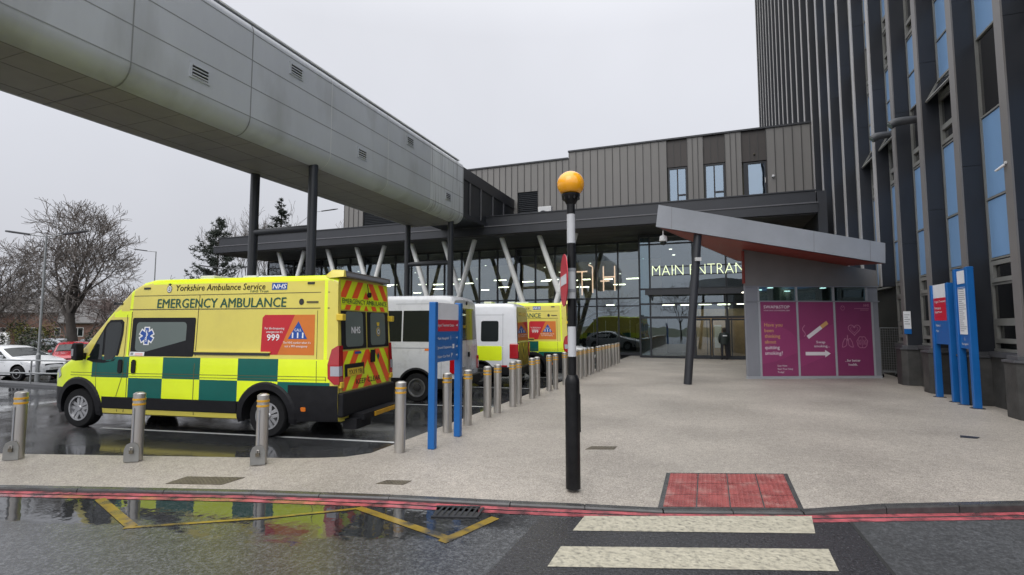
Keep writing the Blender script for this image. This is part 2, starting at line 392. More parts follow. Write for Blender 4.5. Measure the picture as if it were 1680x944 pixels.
def gravel_mat():
    m = bpy.data.materials.new('resin_gravel'); m.use_nodes = True; t = m.node_tree; b = t.nodes['Principled BSDF']; L = t.links.new
    g = nd(t, 'ShaderNodeNewGeometry'); P = g.outputs['Position']
    def noise(s, det=4):
        n = nd(t, 'ShaderNodeTexNoise'); n.inputs['Scale'].default_value = s; n.inputs['Detail'].default_value = det; L(P, n.inputs['Vector']); return n.outputs['Fac']
    vo = nd(t, 'ShaderNodeTexVoronoi'); vo.inputs['Scale'].default_value = 95; L(P, vo.inputs['Vector'])
    rp = nd(t, 'ShaderNodeValToRGB'); e = rp.color_ramp.elements
    e[0].color = (.14, .125, .107, 1); e[0].position = 0; e[1].color = (.53, .48, .42, 1); e[1].position = 1
    for p, c in ((.25, (.265, .238, .208)), (.6, (.355, .322, .282))):
        q = e.new(p); q.color = (*c, 1)
    L(vo.outputs['Color'], rp.inputs[0])
    a = nd(t, 'ShaderNodeMapRange'); a.inputs[1].default_value = .3; a.inputs[2].default_value = .7; a.inputs[3].default_value = .76; a.inputs[4].default_value = 1.16; L(noise(.45, 6), a.inputs[0])
    a2 = nd(t, 'ShaderNodeMapRange'); a2.inputs[1].default_value = .3; a2.inputs[2].default_value = .7; a2.inputs[3].default_value = .9; a2.inputs[4].default_value = 1.1; L(noise(9, 5), a2.inputs[0])
    ml = nd(t, 'ShaderNodeMath', operation='MULTIPLY'); L(a.outputs[0], ml.inputs[0]); L(a2.outputs[0], ml.inputs[1])
    cm = nd(t, 'ShaderNodeMix', data_type='RGBA', blend_type='MULTIPLY'); cm.inputs[0].default_value = 1; L(rp.outputs[0], cm.inputs[6]); L(ml.outputs[0], cm.inputs[7])
    L(cm.outputs[2], b.inputs['Base Color'])
    rr = nd(t, 'ShaderNodeMapRange'); rr.inputs[3].default_value = .42; rr.inputs[4].default_value = .62; L(noise(.7, 4), rr.inputs[0]); L(rr.outputs[0], b.inputs['Roughness'])
    bp = nd(t, 'ShaderNodeBump'); bp.inputs['Strength'].default_value = .5; bp.inputs['Distance'].default_value = .006; L(vo.outputs['Distance'], bp.inputs['Height']); L(bp.outputs[0], b.inputs['Normal'])
    return m
M['road'] = road_mat(); M['gravel'] = gravel_mat()
dm('grass', (.05, .06, .022), .9, var=.4, scale=3)
MB().poly([(-1500, -1500, RZ-.53), (1500, -1500, RZ-.53), (1500, 1500, RZ-.53), (-1500, 1500, RZ-.53)], 'grass').build('ground', kind='structure')
def gz(x):          # the car park falls away gently to the left
    f = max(0, min(1, (-14-x)/9)); return RZ-.45*f*f*(3-2*f)
b = MB(); xx = [40, -14]+[-14-.75*i for i in range(1, 13)]+[-60]
for a, c in zip(xx, xx[1:]): b.add([(c, -40, gz(c)), (a, -40, gz(a)), (a, 45, gz(a)), (c, 45, gz(c))], [(0, 1, 2, 3)], 'road')
b.build('road', weld=True, kind='structure')
# pavement: kerb line, dropped kerb at the crossing
kp = [(-40, -7.5), (-14, 1.5), (-7.76, 3.68), (-4.83, 4.59), (-3.3, 4.99), (-2.0, 5.27), (-1.25, 5.46), (-.49, 5.64), (.82, 6.09), (1.6, 6.42), (3.0, 7.01), (6, 8.1), (14, 10.9)]
kz = [-.045, -.045, -.045, -.045, -.045, -.045, -.05, -.055, -.055, -.012, 0, 0, 0]
i2 = [Vector(p)-KN*1.2 for p in kp]
b = MB()
vs = [(p[0], p[1], z) for p, z in zip(kp, kz)]+[(p.x, p.y, 0) for p in i2]; n = len(kp)
b.add(vs, [(i, i+1, n+i+1, n+i) for i in range(n-1)], 'gravel')
inner = [(p.x, p.y, 0) for p in i2]+[(14, 36.5, 0), (-4.55, 36.5, 0), (-4.55, 6.35, 0), (-4.75, 6.05, 0), (-5.05, 5.87, 0), (-5.4, 5.72, 0), (-9.44, 4.47, 0), (-40, -5.4, 0)]
# keep the polygon simple: the strip's inner edge beyond x = -9 is the car-park edge itself
edge = [(-40, -5.6), (-9.44, 4.47), (-5.4, 5.72), (-5.05, 5.87), (-4.75, 6.05), (-4.55, 6.35), (-4.55, 36.5), (14, 36.5)]
pts = [(p[0], p[1], 0) for p in edge]+[(p.x, p.y, 0) for p in reversed(i2)]
b.poly(pts, 'gravel')
b.build('pavement', kind='structure')
# the step down to the bays
b = MB()
for p, q in zip(edge[:-1], edge[1:]): b.add([(p[0], p[1], 0), (q[0], q[1], 0), (q[0], q[1], RZ-.02), (p[0], p[1], RZ-.02)], [(0, 1, 2, 3)], 'kerb_stone')
b.build('pavement_edge', kind='structure')
# granite kerb stones with joints
b = MB()
for i in range(n-1):
    a, c = Vector(kp[i]), Vector(kp[i+1]); ln = (c-a).length; m_ = max(1, round(ln/.9)); nn = Vector(((c-a).y, -(c-a).x)).normalized()
    for j in range(m_):
        f0, f1 = j/m_, (j+1)/m_-.008/ln
        p, q = a.lerp(c, f0), a.lerp(c, f1); z0 = kz[i]+(kz[i+1]-kz[i])*f0; z1 = kz[i]+(kz[i+1]-kz[i])*f1
        pi, qi = p-nn*.02, q-nn*.02; po, qo = p+nn*.065, q+nn*.065; pb, qb = p+nn*.08, q+nn*.08
        b.add([(*pi, z0+.003), (*qi, z1+.003), (*qo, z1+.003), (*po, z0+.003), (*qb, z1-.012), (*pb, z0-.012), (*qb, RZ-.02), (*pb, RZ-.02)],
              [(0, 3, 2, 1), (3, 5, 4, 2), (5, 7, 6, 4)], 'kerb_stone')
b.build('kerb', kind='structure')
# painted lines on the road
def ribbon(b, pts, wd, z, k):
    pts = [Vector(p) for p in pts]; l = []; r = []
    for i, p in enumerate(pts):
        d0 = (p-pts[i-1]).normalized() if i else (pts[1]-p).normalized(); d1 = (pts[i+1]-p).normalized() if i < len(pts)-1 else d0
        t_ = (d0+d1).normalized(); nn = Vector((-t_.y, t_.x)); s_ = wd/2/max(.5, nn.dot(Vector((-d0.y, d0.x))))
        l.append(p+nn*s_); r.append(p-nn*s_)
    for i in range(len(pts)-1): b.add([(*l[i], z), (*r[i], z), (*r[i+1], z), (*l[i+1], z)], [(0, 1, 2, 3)], k)
kx = [Vector(p) for p in kp]
def off(d): 
    out = []
    for i, p in enumerate(kx):
        t_ = (kx[min(i+1, n-1)]-kx[max(i-1, 0)]).normalized(); out.append(p+Vector((t_.y, -t_.x))*d)
    return out
b = MB(); ribbon(b, off(.125), .08, RZ+.004, 'line_red'); ribbon(b, off(.235), .08, RZ+.004, 'line_red'); b.build('red_lines', kind='structure')
b = MB()
for (nx, ny, nw, ns), (fx, fy, fw, fs) in (((-1.22, 4.81, 2.08, 19.0), (-1.20, 5.21, 2.11, 20.7)), ((-1.23, 4.04, 2.12, 18.7), (-1.23, 4.44, 2.13, 19.3)), ((-1.23, 3.24, 2.13, 18.7), (-1.23, 3.66, 2.13, 18.7)), ((-1.23, 2.42, 2.13, 18.5), (-1.23, 2.85, 2.13, 18.5)), ((-1.23, 1.6, 2.13, 18.5), (-1.23, 2.0, 2.13, 18.5)), ((-1.23, .8, 2.13, 18.5), (-1.23, 1.2, 2.13, 18.5))):
    b.poly([(nx, ny, RZ+.005), (nx+nw, ny+nw*math.tan(R(ns)), RZ+.005), (fx+fw, fy+fw*math.tan(R(fs)), RZ+.005), (fx, fy, RZ+.005)], 'line_cream')
b.build('zebra_crossing', kind='structure')
b = MB()
ribbon(b, [(-6.27, 3.85), (-5.12, 3.44)], .095, RZ+.0045, 'line_yellow'); ribbon(b, [(-5.16, 3.39), (-4.11, 4.06), (-3.46, 4.58)], .05, RZ+.0055, 'line_yellow')
ribbon(b, [(-3.46, 4.62), (-2.19, 4.24)], .095, RZ+.0045, 'line_yellow'); ribbon(b, [(-2.23, 4.16), (-2.01, 4.86)], .10, RZ+.0055, 'line_yellow')
b.build('zigzag_lines', kind='structure')
b = MB()
for y in (6.62, 10.6, 14.4, 17.9, 21.4, 25): ribbon(b, [(-4.7, y+.75), (-10.6, y-.15)], .09, RZ+.004, 'line_white')
b.build('bay_lines', kind='structure')
# darker band of newer tarmac under the crossing
b = MB(); b.poly([(-1.7, .5, RZ+.002), (1.35, 1.4, RZ+.002), (1.22, 6.0, RZ+.002), (-1.6, 5.02, RZ+.002)], 'road')
dm('new_tarmac', (.030, .030, .033), .26, var=.8, scale=40, bump=.4, bscale=60); b.ms = ['new_tarmac']; b.build('tarmac_patch', kind='structure')
b = MB(); ribbon(b, [(1.23, 6.0), (1.29, 4.2), (1.36, 1.4)], .03, RZ+.0035, 'dark_seam'); b.build('tarmac_joint', kind='structure')
# red blister paving at the dropped kerb: four columns of slabs with raised dots
b = MB()
def tz(px, py): # height of the ramp
    d = (Vector((px, py))-Vector((-.49, 5.64))).dot(-KN); return -.055*(1-max(0, min(1, d/1.2)))+.004
TO = Vector((-.49, 5.64)); TA = Vector((1.31, .45)).normalized(); TB = Vector((0, 1))
def tp(u, v): return TO+TA*u+TB*v
for i in range(4):
    for j in range(3):
        u0, u1 = i*.345+.007, (i+1)*.345-.007; v0, v1 = .03+j*.37+.005, .03+(j+1)*.37-.005
        q = [tp(u0, v0), tp(u1, v0), tp(u1, v1), tp(u0, v1)]
        b.add([(p.x, p.y, tz(p.x, p.y)+.004) for p in q], [(0, 1, 2, 3)], 'tactile_red')
        for a in range(6):
            for c in range(6):
                p = tp(u0+(a+.5)*(u1-u0)/6, v0+(c+.5)*(v1-v0)/6); z = tz(p.x, p.y)+.004
                b.lathe([(.020, 0), (.015, .007), (0.0, .008)], 7, 'tactile_red', c=(p.x, p.y, z))
b.build('tactile_paving', kind='structure')
b = MB()
q = [tp(-.045, .0), tp(1.425, .0), tp(1.425, 1.175), tp(-.045, 1.175)]
b.add([(p.x, p.y, tz(p.x, p.y)+.001) for p in q], [(0, 1, 2, 3)], 'kerb_stone'); b.build('tactile_border', kind='structure')
# car park islands far left
b = MB(); b.box(-34, -21, 12.4, 12.9, RZ-.5, gz(-25)+.1, 'plinth_cap'); b.M = Matrix.Rotation(0, 4, 'Z'); 
b.build('island_kerb', kind='structure')
# covers set in the paving
def pz(x, y):      # height of the paving, which falls to the kerb left of the crossing
    if x > -1.3: return 0
    yk = lerp([(p[0], p[1]) for p in kp], x); return -.045*max(0, 1-(y-yk)*math.cos(KD)/1.2)
def cover(name, q, k, label, slots=0):
    b = MB(); b.add([(p[0], p[1], z+pz(*p)) for z in (.001, .006) for p in q], [(3, 2, 1, 0), (4, 5, 6, 7), (0, 1, 5, 4), (1, 2, 6, 5), (2, 3, 7, 6), (3, 0, 4, 7)], k)
    q = [Vector(p) for p in q]
    if slots:
        for i in range(slots):
            for j in range(slots//2):
                p = q[0].lerp(q[1], (i+.5)/slots).lerp(q[3].lerp(q[2], (i+.5)/slots), (j+.5)/(slots//2)); b.box(p.x-.012, p.x+.012, p.y-.006, p.y+.006, .006+pz(p.x, p.y), .009+pz(p.x, p.y), k)
    return tag(b.build(name), label, 'cover')
cover('manhole_cover', [(-6, 4.39), (-5.35, 4.59), (-5.31, 4.88), (-6, 4.66)], 'cover_metal', 'large mossy manhole cover in the pale strip in front of the ambulance', 14)
cover('inspection_cover', [(-3.68, 5.24), (-3.36, 5.32), (-3.34, 5.47), (-3.63, 5.39)], 'cover_metal', 'small grey cover in the paving between ambulance corner and road gully', 8)
cover('access_cover', [(-1.74, 7.64), (-1.34, 7.79), (-1.33, 7.98), (-1.69, 7.86)], 'cover_metal', 'rusty brown cover in the plaza just right of the beacon pole', 8)
cover('stop_tap_cover', [(3.78, 10.6), (4.0, 10.58), (4.09, 10.74), (3.85, 10.79)], 'iron', 'small dark cover in the plaza near the blue sign posts on the right', 0)
g = thing('road_gully', 'black slotted iron gully grating at the kerb in the puddle', 'drain', (-2.44, 4.86, RZ))
g.rotation_euler[2] = KD; b = MB(); b.box(-.22, .22, -.15, .15, .001, .004, 'vent_dark'); b.build('drain_pit', g)
b = MB(); b.box(-.23, .23, -.16, -.13, .004, .014, 'iron'); b.box(-.23, .23, .13, .16, .004, .014, 'iron')
for i in range(8): x = -.21+i*.06; b.add([(x, -.13, .012), (x+.025, -.13, .012), (x+.065, .13, .012), (x+.04, .13, .012)], [(0, 1, 2, 3)], 'steel_grey' if 0 else 'iron')
b.build('grating', g)
# ------------------------------------------------------------------ tower on the right
TX, TP, TY0 = 5.72, 2.145, 12.95          # front of the fins, spacing, first fin
WX = TX+.33                              # window plane
tower = thing('tower_block', 'dark hospital tower with tall fins, pale fin edges and blue panels', 'building', (TX, TY0, 0))
LOC = Matrix.Translation((-TX, -TY0, 0))
def TB_(): b = MB(); b.M = LOC.copy(); return b
b = TB_(); b.box(WX+.25, 26, 4, 60.5, 0, 46, 'anthracite'); b.build('wall', tower)
for k in range(-3, 23):
    y = TY0+k*TP
    b = TB_(); z0 = 1.2 if k < 4 else 3.2
    # body of the fin in panels with thin joints
    js = [z0]+[z for z in (3.9+((k*1.7) % 2.3)+i*4.2 for i in range(11))]+[46]
    for a, c in zip(js, js[1:]): b.box(TX+.035, WX+.26, y, y+.27, a, c-.012, 'fin_dark')
    b.box(TX+.05, WX+.25, y+.01, y+.26, z0, 46, 'dark_seam')
    f = b.build('fin', tower)
    b = TB_(); b.box(TX, TX+.034, y-.004, y+.274, z0, 46, 'fin_edge' if k < 4 else 'fin_edge_pale'); b.build('edge_strip', f)
# bays: spandrels and windows
FL = [(1.4, 3.32), (6.72, 8.6), (10.9, 12.8), (15.1, 17.0)]
SPL = [4.72, 9.7, 13.9]
for k in range(-2, 8):
    y0 = TY0+k*TP+.275; y1 = TY0+(k+1)*TP-.003
    b = TB_(); x = WX+.12
    zz = [3.36, SPL[0], 6.68, None, 8.64, SPL[1], 10.86, None, 12.84, SPL[2], 15.06]
    for a, c in ((3.36, 4.72), (4.76, 6.68), (8.64, 9.7), (9.74, 10.86), (12.84, 13.9), (13.94, 15.06), (17.04, 19.2)):
        o = TB_(); o.box(x, x+.05, y0+.06, y1-.06, a+.02, c-.02, 'blue_panel'); o.build('spandrel_panel', tower)
    # mullion frame for the whole bay
    o = TB_()
    o.box(x-.03, x+.05, y0, y0+.055, 1.3 if k < 4 else 3.25, 46, 'frame_grey'); o.box(x-.03, x+.05, y1-.055, y1, 1.3 if k < 4 else 3.25, 46, 'frame_grey')
    for z in (3.34, 4.74, 6.70, 8.62, 9.72, 10.88, 12.82, 13.92, 15.08, 17.02): o.box(x-.025, x+.05, y0+.055, y1-.055, z-.02, z+.02, 'frame_grey')
    o.box(x-.02, x+.05, y0+.055, y1-.055, 19.2, 46, 'mullion'); o.box(x-.05, x+.1, y0, y1, 1.24 if k < 4 else 3.19, 1.299 if k < 4 else 3.249, 'frame_grey')
    o.build('bay_frame', tower)
    for n_, (a, c) in enumerate(FL):
        if n_ == 0 and k > 3: continue
        o = TB_(); yM = y1-.055; yn = y0+.055; ym = yn+.32; ys = yM+.03
        tr1, tr2 = (c-.55, a+.55)
        two = n_ == 0 or k % 2; bot = not (n_ and k == 0)
        o.box(x-.02, x+.04, ym-.06, ym, a+.02, c-.02, 'frame_grey')                      # mullion between wide and narrow light
        for z in ([tr1, tr2] if two else [tr2] if bot else []): o.box(x-.02, x+.04, ym, ys-.03, z-.03, z+.03, 'frame_grey')
        for (p, q) in ([(a+.03, tr2-.03), (tr1+.03, c-.03)] if two else [(a+.03, tr2-.03)] if bot else []):  # sash frames of the small opening lights
            o.box(x-.045, x+.02, ym+.02, ys-.05, p, p+.10, 'frame_grey'); o.box(x-.045, x+.02, ym+.02, ys-.05, q-.10, q, 'frame_grey')
            o.box(x-.045, x+.02, ym+.02, ym+.12, p+.1, q-.1, 'frame_grey'); o.box(x-.045, x+.02, ys-.15, ys-.05, p+.1, q-.1, 'frame_grey')
        wf = o.build('window', tower)
        o = TB_(); o.box(x+.02, x+.03, ym, yM, a+.02, c-.02, 'win_glass'); o.box(x+.02, x+.03, yn, ym-.06, a+.02, c-.02, 'win_blue'); o.build('pane', wf)
        if n_ == 1 and k in (1, 3, 4):      # a top-hung sash standing open
            o = TB_(); o.M = LOC @ Matrix.Translation((x-.03, 0, c-.03)) @ Matrix.Rotation(R(28), 4, 'Y')
            h_ = .62
            for bx in ((ym, ys, 0, -.07), (ym, ys, -h_, -h_+.07)): o.box(-.03, .02, bx[0], bx[1], min(bx[2], bx[3]), max(bx[2], bx[3]), 'frame_grey')
            o.box(-.03, .02, ym, ym+.07, -h_+.07, -.07, 'frame_grey'); o.box(-.03, .02, ys-.07, ys, -h_+.07, -.07, 'frame_grey')
            o.box(-.006, .0, ym+.07, ys-.07, -h_+.07, -.07, 'win_glass'); o.build('open_sash', wf)
for k in range(8, 22):
    y0 = TY0+k*TP+.275; y1 = TY0+(k+1)*TP-.003
    o = TB_(); o.box(WX+.1, WX+.14, y0, y1, 3.2, 46, 'mullion'); o.build('glazing_strip', tower)
# stone plinth under the near bays
for k in range(-3, 4):
    y = TY0+k*TP
    b = TB_(); X0 = TX-.16
    b.prism([(X0+.13, y-.14), (X0, y-.02), (X0, y+.42), (X0+.13, y+.54), (WX+.1, y+.54), (WX+.1, y-.14)], 0, 1.09, 'plinth_stone'); pl_ = b.build('pedestal', tower, bevel=.012)
    b = TB_(); b.prism([(X0+.11, y-.18), (X0-.03, y-.04), (X0-.03, y+.44), (X0+.11, y+.58), (WX+.1, y+.58), (WX+.1, y-.18)], 1.093, 1.14, 'plinth_cap'); b.prism([(X0+.16, y-.1), (X0+.04, y), (X0+.04, y+.4), (X0+.16, y+.5), (WX+.1, y+.5), (WX+.1, y-.1)], 1.142, 1.22, 'plinth_cap'); b.build('capping', pl_)
    b = TB_(); b.box(WX-.05, WX+.25, y+.545, y+TP-.145, 0, 1.12, 'plinth_stone'); b.box(WX-.1, WX+.25, y+.585, y+TP-.185, 1.122, 1.238, 'plinth_cap'); b.build('base_wall', tower)
b = TB_(); b.box(WX+.23, WX+.249, TY0+3*TP+.6, 60, 0, 3.2, 'vent_dark'); b.box(TX+.02, WX+.23, 29, 60, 0, 3.19, 'anthracite'); b.build('service_recess', tower)
# things fixed to the tower
def spot(name, p, ln, label):
    g = thing(name, label, 'floodlight', p, 0, 'tube lights on the tower')
    b = MB(); b.tube([(ln, .0, 0), (.30, 0, .0), (.14, 0, -.02), (0, 0, -.10)], [.11, .125, .135, .13], 16, 'plinth_cap'); b.build('housing', g, smooth=40)
    b = MB(); b.tube([(-.001, 0, -.101), (-.012, 0, -.110)], [.10, .10], 14, 'frost_glass'); b.build('lens', g)
spot('tube_light', (TX-.30, 18.75, 8.1), .75, 'longer grey tube light, upper of two jutting from the dark tower')
spot('tube_light', (TX-.22, 20.9, 8.4), .6, 'shorter grey tube light, lower left of two jutting from the dark tower')
g = thing('wall_camera', 'small white wall camera on the nearest fin of the dark tower', 'camera', (TX-.0, TY0+.05, 5.1))
b = MB(); b.tube([(-.02, .14, -.03), (-.10, .2, -.10), (-.13, .25, -.12)], [.028, .026, .02], 10, 'cam_white'); b.build('camera_body', g, smooth=40)
b = MB(); b.box(-.03, -.001, .09, .14, -.02, .03, 'cam_white'); b.build('bracket', g)
g = thing('wall_notice', 'white paper notice with blue foot taped to the tower fin beside the wire trolley', 'notice', (TX-.0, TY0+3*TP-.02, 1.85))
b = MB(); b.box(-.05, .14, -.012, -.006, -.2, .42, 'paper'); b.build('sheet', g); b = MB(); b.box(-.05, .14, -.015, -.0122, -.28, -.12, 'sign_blue')
for i in range(5): b.box(-.03, .11-(i % 2)*.04, -.014, -.0125, .30-i*.07, .32-i*.07, 'text_grey')
b.build('blue_band', g)

# ------------------------------------------------------------------ entrance building
ent = thing('entrance_building', 'long two storey hospital entrance with grey cladding above a dark canopy and tall glazing', 'building', (-4, 33, 0))
LE = Matrix.Translation((4, -33, 0))
def EB(): b = MB(); b.M = LE.copy(); return b
FY = 33.0
holes = [(-2.1, -.98, 9.4, 11.65, 'w'), (.02, 1.18, 9.4, 11.65, 'w'), (2.2, 3.42, 9.4, 11.5, 'd')]
b = EB()
def clad(b, x0, x1, z0, z1, k, step=.56, y=FY):
    n_ = max(1, round((x1-x0)/step)); s_ = (x1-x0)/n_
    b.box(x0, x1, y, y+.5, z0, z1, k)
    for i in range(n_+1):
        xx = x0+i*s_; b.box(max(x0, xx-.02), min(x1, xx+.02), y-.035, y-.002, z0, z1, 'clad_seam')
clad(b, -26.6, -24.8, 8.0, 12.9, 'clad_grey', .45)
clad(b, -21.5, -12.05, 8.0, 12.95, 'clad_grey', .45); clad(b, -12.05, -10.6, 11.0, 12.95, 'clad_grey', .45); clad(b, -10.6, -8.42, 8.0, 12.95, 'clad_grey', .45)
clad(b, -8.42, -2.15, 8.0, 13.4, 'clad_grey', .48)
xs_ = [-2.15]
clad(b, -.95, -.02, 8, 13.4, 'clad_grey', .33); clad(b, 1.2, 2.12, 8, 13.4, 'clad_grey', .33); clad(b, 3.44, 6.2, 8, 13.4, 'clad_grey', .46)
b.build('clad_wall', ent)
for x0, x1, zt in ((-2.148, -.952, 11.68), (-.018, 1.198, 11.68), (2.122, 3.438, 11.55)): b = EB(); clad(b, x0, x1, zt, 13.4, 'clad_brown', .4, FY+.08); b.build('brown_panel', ent)
b = EB(); b.box(-8.46, 6.2, FY-.08, FY+.6, 13.402, 13.5, 'anthracite'); b.box(-26.7, -8.462, FY-.08, FY+.6, 12.952, 13.05, 'anthracite'); b.box(-26.6, 6.2, FY+.5, FY+14, 12.7, 12.9, 'anthracite'); b.build('roof', ent)
for x0, x1, z0, z1, kd in holes:
    b = EB(); y = FY+.12; zb = 8.3
    for bx in ((x0, x0+.1), (x1-.1, x1)): b.box(bx[0], bx[1], y, y+.12, zb, z1, 'mullion')
    b.box(x0+.1, x1-.1, y, y+.12, z1-.1, z1, 'mullion'); b.box(x0+.1, x1-.1, y, y+.12, zb, zb+.12, 'mullion')
    if kd == 'w':
        xm = x0+.56; b.box(xm-.04, xm+.04, y, y+.11, zb+.12, z1-.1, 'mullion'); b.box(xm+.04, x1-.1, y, y+.11, 9.85, 9.95, 'mullion')
    else: b.box(x0+.1, x0+.26, y, y+.11, zb+.12, z1-.1, 'mullion'); b.box(x1-.09, x1-.05, y-.06, y-.002, 10.2, 10.5, 'stainless')
    f = b.build('window' if kd == 'w' else 'roof_door', ent)
    b = EB(); b.box(x0+.1, x1-.1, y+.06, y+.07, zb+.12, z1-.1, 'win_blue'); b.build('pane', f)
    b = EB(); b.box(x0, x1, y+.4, y+.45, zb, z1, 'wall_in'); b.build('blind', f)
for x0, x1, z0, z1 in ((-12.05, -10.6, 8.0, 11.0), (-24.8, -21.5, 8, 12.0)):
    b = EB(); b.box(x0+.02, x1-.02, FY+.1, FY+.3, z0, z1, 'vent_dark')
    for i in range(int((z1-z0)/.13)): b.add([(x0+.02, FY+.01, z0+i*.13), (x1-.02, FY+.01, z0+i*.13), (x1-.02, FY+.09, z0+i*.13+.1), (x0+.02, FY+.09, z0+i*.13+.1)], [(0, 1, 2, 3)], 'mullion')
    b.build('louvre', ent)
b = EB(); b.box(-24.8, -21.5, FY, FY+.4, 12.02, 12.95, 'clad_grey'); b.build('louvre_head', ent)
b = EB(); b.lathe([(0, -.14), (.07, -.12), (.08, 0)], 10, 'cam_white', axis='y', c=(3.75, FY-.04, 10.5)); b.lathe([(0, -.10), (.05, -.08), (.06, 0)], 10, 'cover_metal', axis='y', c=(2.8, FY+.04, 11.95)); b.build('wall_lamp', ent)
# canopy
b = EB(); CX0, CX1 = -34.4, 5.05
b.box(CX0+.25, CX1-.02, 28.25, FY+.05, 7.72, 8.36, 'anthracite'); b.box(CX0, CX1, 28.0, FY+.05, 7.25, 7.70, 'anthracite')
b.box(CX0-.03, CX1+.02, 27.96, 28.24, 7.702, 7.76, 'anthracite_light'); b.box(CX0+.2, CX1, 28.2, 28.5, 8.362, 8.42, 'anthracite')
cn = b.build('canopy', ent)
b = EB(); b.box(CX0+.1, CX1-.05, 28.12, FY-.2, 7.19, 7.245, 'soffit')
for y in (29.2, 30.3, 31.4, 32.4): b.box(CX0+.1, CX1-.05, y, y+.02, 7.184, 7.19, 'dark_seam')
b.build('soffit', cn)
b = EB()
b.box(5.06, 5.45, 28.1, FY, 3, 8.3, 'anthracite'); b.box(3.6, 5.05, FY-.4, FY, 0, 7.2, 'clad_grey'); b.box(3.6, 5.05, FY-.46, FY-.4, 6.6, 7.2, 'anthracite'); b.build('canopy_return', ent)
# Y columns under the canopy
VY = 29.1; H7 = 7.2
def leg(xt, xb, zb=0., p=None, nm='column'):
    b = EB(); b.tube([(xt, VY, H7), (xb, VY, zb)], [.15, .17], 14, 'v_column'); return b.build(nm, p or ent, smooth=40)
for a, c in ((-29.2, -26.85), (-22.35, -20.1), (-15.65, -13.47), (-9.26, -7.04)):
    m_ = leg(c, c-.30*H7)
    dd = (c-a)/.645; leg(a, a+.345*dd, H7-dd, m_, 'branch')
for a in (-31.7, -24.8, -18.02, -11.67): leg(a, a+.345*H7)
# curtain wall
GX0, GX1 = -34.2, -3.9
b = EB(); nx = 22; st = (GX1-GX0)/nx
for i in range(nx+1):
    x = GX0+i*st; b.box(x-.04, x+.04, FY-.06, FY+.14, .1, 7.19, 'mullion')
for z, h in ((.02, .16), (3.05, .07), (3.52, .10), (6.55, .08), (7.05, .14)): b.box(GX0, GX1, FY-.045, FY+.13, z, z+h, 'mullion')
for i in (3, 7, 12, 16): x = GX0+i*st; b.box(x-.02, x+.25, FY+.16, FY+.5, .1, 7.19, 'dark_in')
cw = b.build('curtain_wall', ent)
b = EB(); b.box(GX0+.04, GX1-.04, FY+.02, FY+.035, .18, 7.05, 'glass'); b.build('glazing', cw)
# entrance lobby, pushed forward
VX0, VX1, VF = -3.75, 3.6, 31.0
b = EB()
for x in (-3.71, -3.12, -.75, 1.0, 1.96, 3.56): b.box(x-.045, x+.045, VF-.05, VF+.1, .1, 7.18, 'mullion')
for z, h in ((.02, .1), (2.26, .12), (3.05, .1), (3.92, .1), (6.55, .08), (7.02, .16)): b.box(VX0, VX1, VF-.035, VF+.09, z, z+h, 'mullion')
b.box(VX0, VX0+.09, VF+.1, FY-.06, 7.0, 7.18, 'mullion'); b.box(VX0, VX0+.08, VF+.1, FY-.06, .02, .14, 'mullion'); b.box(VX0, VX0+.08, VF+.1, FY-.06, 3.5, 3.62, 'mullion')
lb = b.build('lobby_frame', ent)
b = EB(); b.box(-3.66, -3.16, VF+.02, VF+.035, .14, 7.0, 'glass_teal'); b.box(VX0+.02, VX0+.035, VF+.1, FY-.06, .14, 7.0, 'glass_teal'); b.build('corner_glazing', lb)
b = EB(); b.box(-3.08, 3.52, VF+.02, VF+.035, 2.38, 7.0, 'glass'); b.box(-3.08, -.79, VF+.02, VF+.035, .14, 2.25, 'glass'); b.box(2.0, 3.52, VF+.02, VF+.035, .14, 2.25, 'glass'); b.build('glazing', lb)
b = EB(); b.box(-3.3, 3.5, VF-.75, VF-.055, 3.62, 3.82, 'mullion'); b.box(-3.32, 3.52, VF-.80, VF-.75, 3.58, 3.86, 'anthracite')
for x in (-3.0, -.75, 1.96): b.add([(x-.03, VF-.6, 3.62), (x+.03, VF-.6, 3.62), (x+.03, VF-.06, 3.3), (x-.03, VF-.06, 3.3)], [(0, 1, 2, 3)], 'mullion')
b.build('door_canopy', lb)
for x0, x1 in ((-.70, .13), (.17, .955), (1.045, 1.915)):
    b = EB(); y = VF+.0
    b.box(x0, x0+.07, y, y+.06, .02, 2.24, 'mullion'); b.box(x1-.07, x1, y, y+.06, .02, 2.24, 'mullion'); b.box(x0+.07, x1-.07, y, y+.06, .02, .2, 'mullion'); b.box(x0+.07, x1-.07, y, y+.06, 2.14, 2.24, 'mullion')
    dr = b.build('sliding_door', lb); b = EB(); b.box(x0+.07, x1-.07, y+.02, y+.03, .2, 2.14, 'glass_door'); b.build('pane', dr)
# inside
b = EB(); b.box(-34, 5, FY+.2, 44, -.02, .02, 'floor_in'); b.box(VX0+.1, 3.5, VF+.12, FY+.2, -.02, .015, 'floor_in'); b.build('floor', ent)
b = EB(); b.box(-34.3, 5, 44, 44.2, 0, 7.9, 'wall_in'); b.box(-34.3, -34.1, FY+.2, 44, 0, 7.9, 'wall_in'); b.box(5, 5.2, FY+.2, 44, 0, 7.9, 'wall_in')
b.box(-28, -20, 43.8, 44, 0, 2.6, 'dark_in'); b.box(-16, -9, 43.7, 44, .9, 2.7, 'wood_in'); b.box(-9, -5, 39, 39.2, 0, 2.5, 'dark_in'); b.box(-2.9, 3.3, 36.5, 36.7, 2.4, 7, 'dark_in'); b.box(-2.6, -.8, 36.4, 36.6, .0, 2.4, 'dark_in'); b.build('inner_wall', ent)
b = EB(); b.box(-34.3, 5, 37.5, 44, 3.5, 3.9, 'ceil_in'); b.box(-34.3, 5, FY+.6, 44, 7.4, 7.6, 'dark_in'); b.build('ceiling', ent)
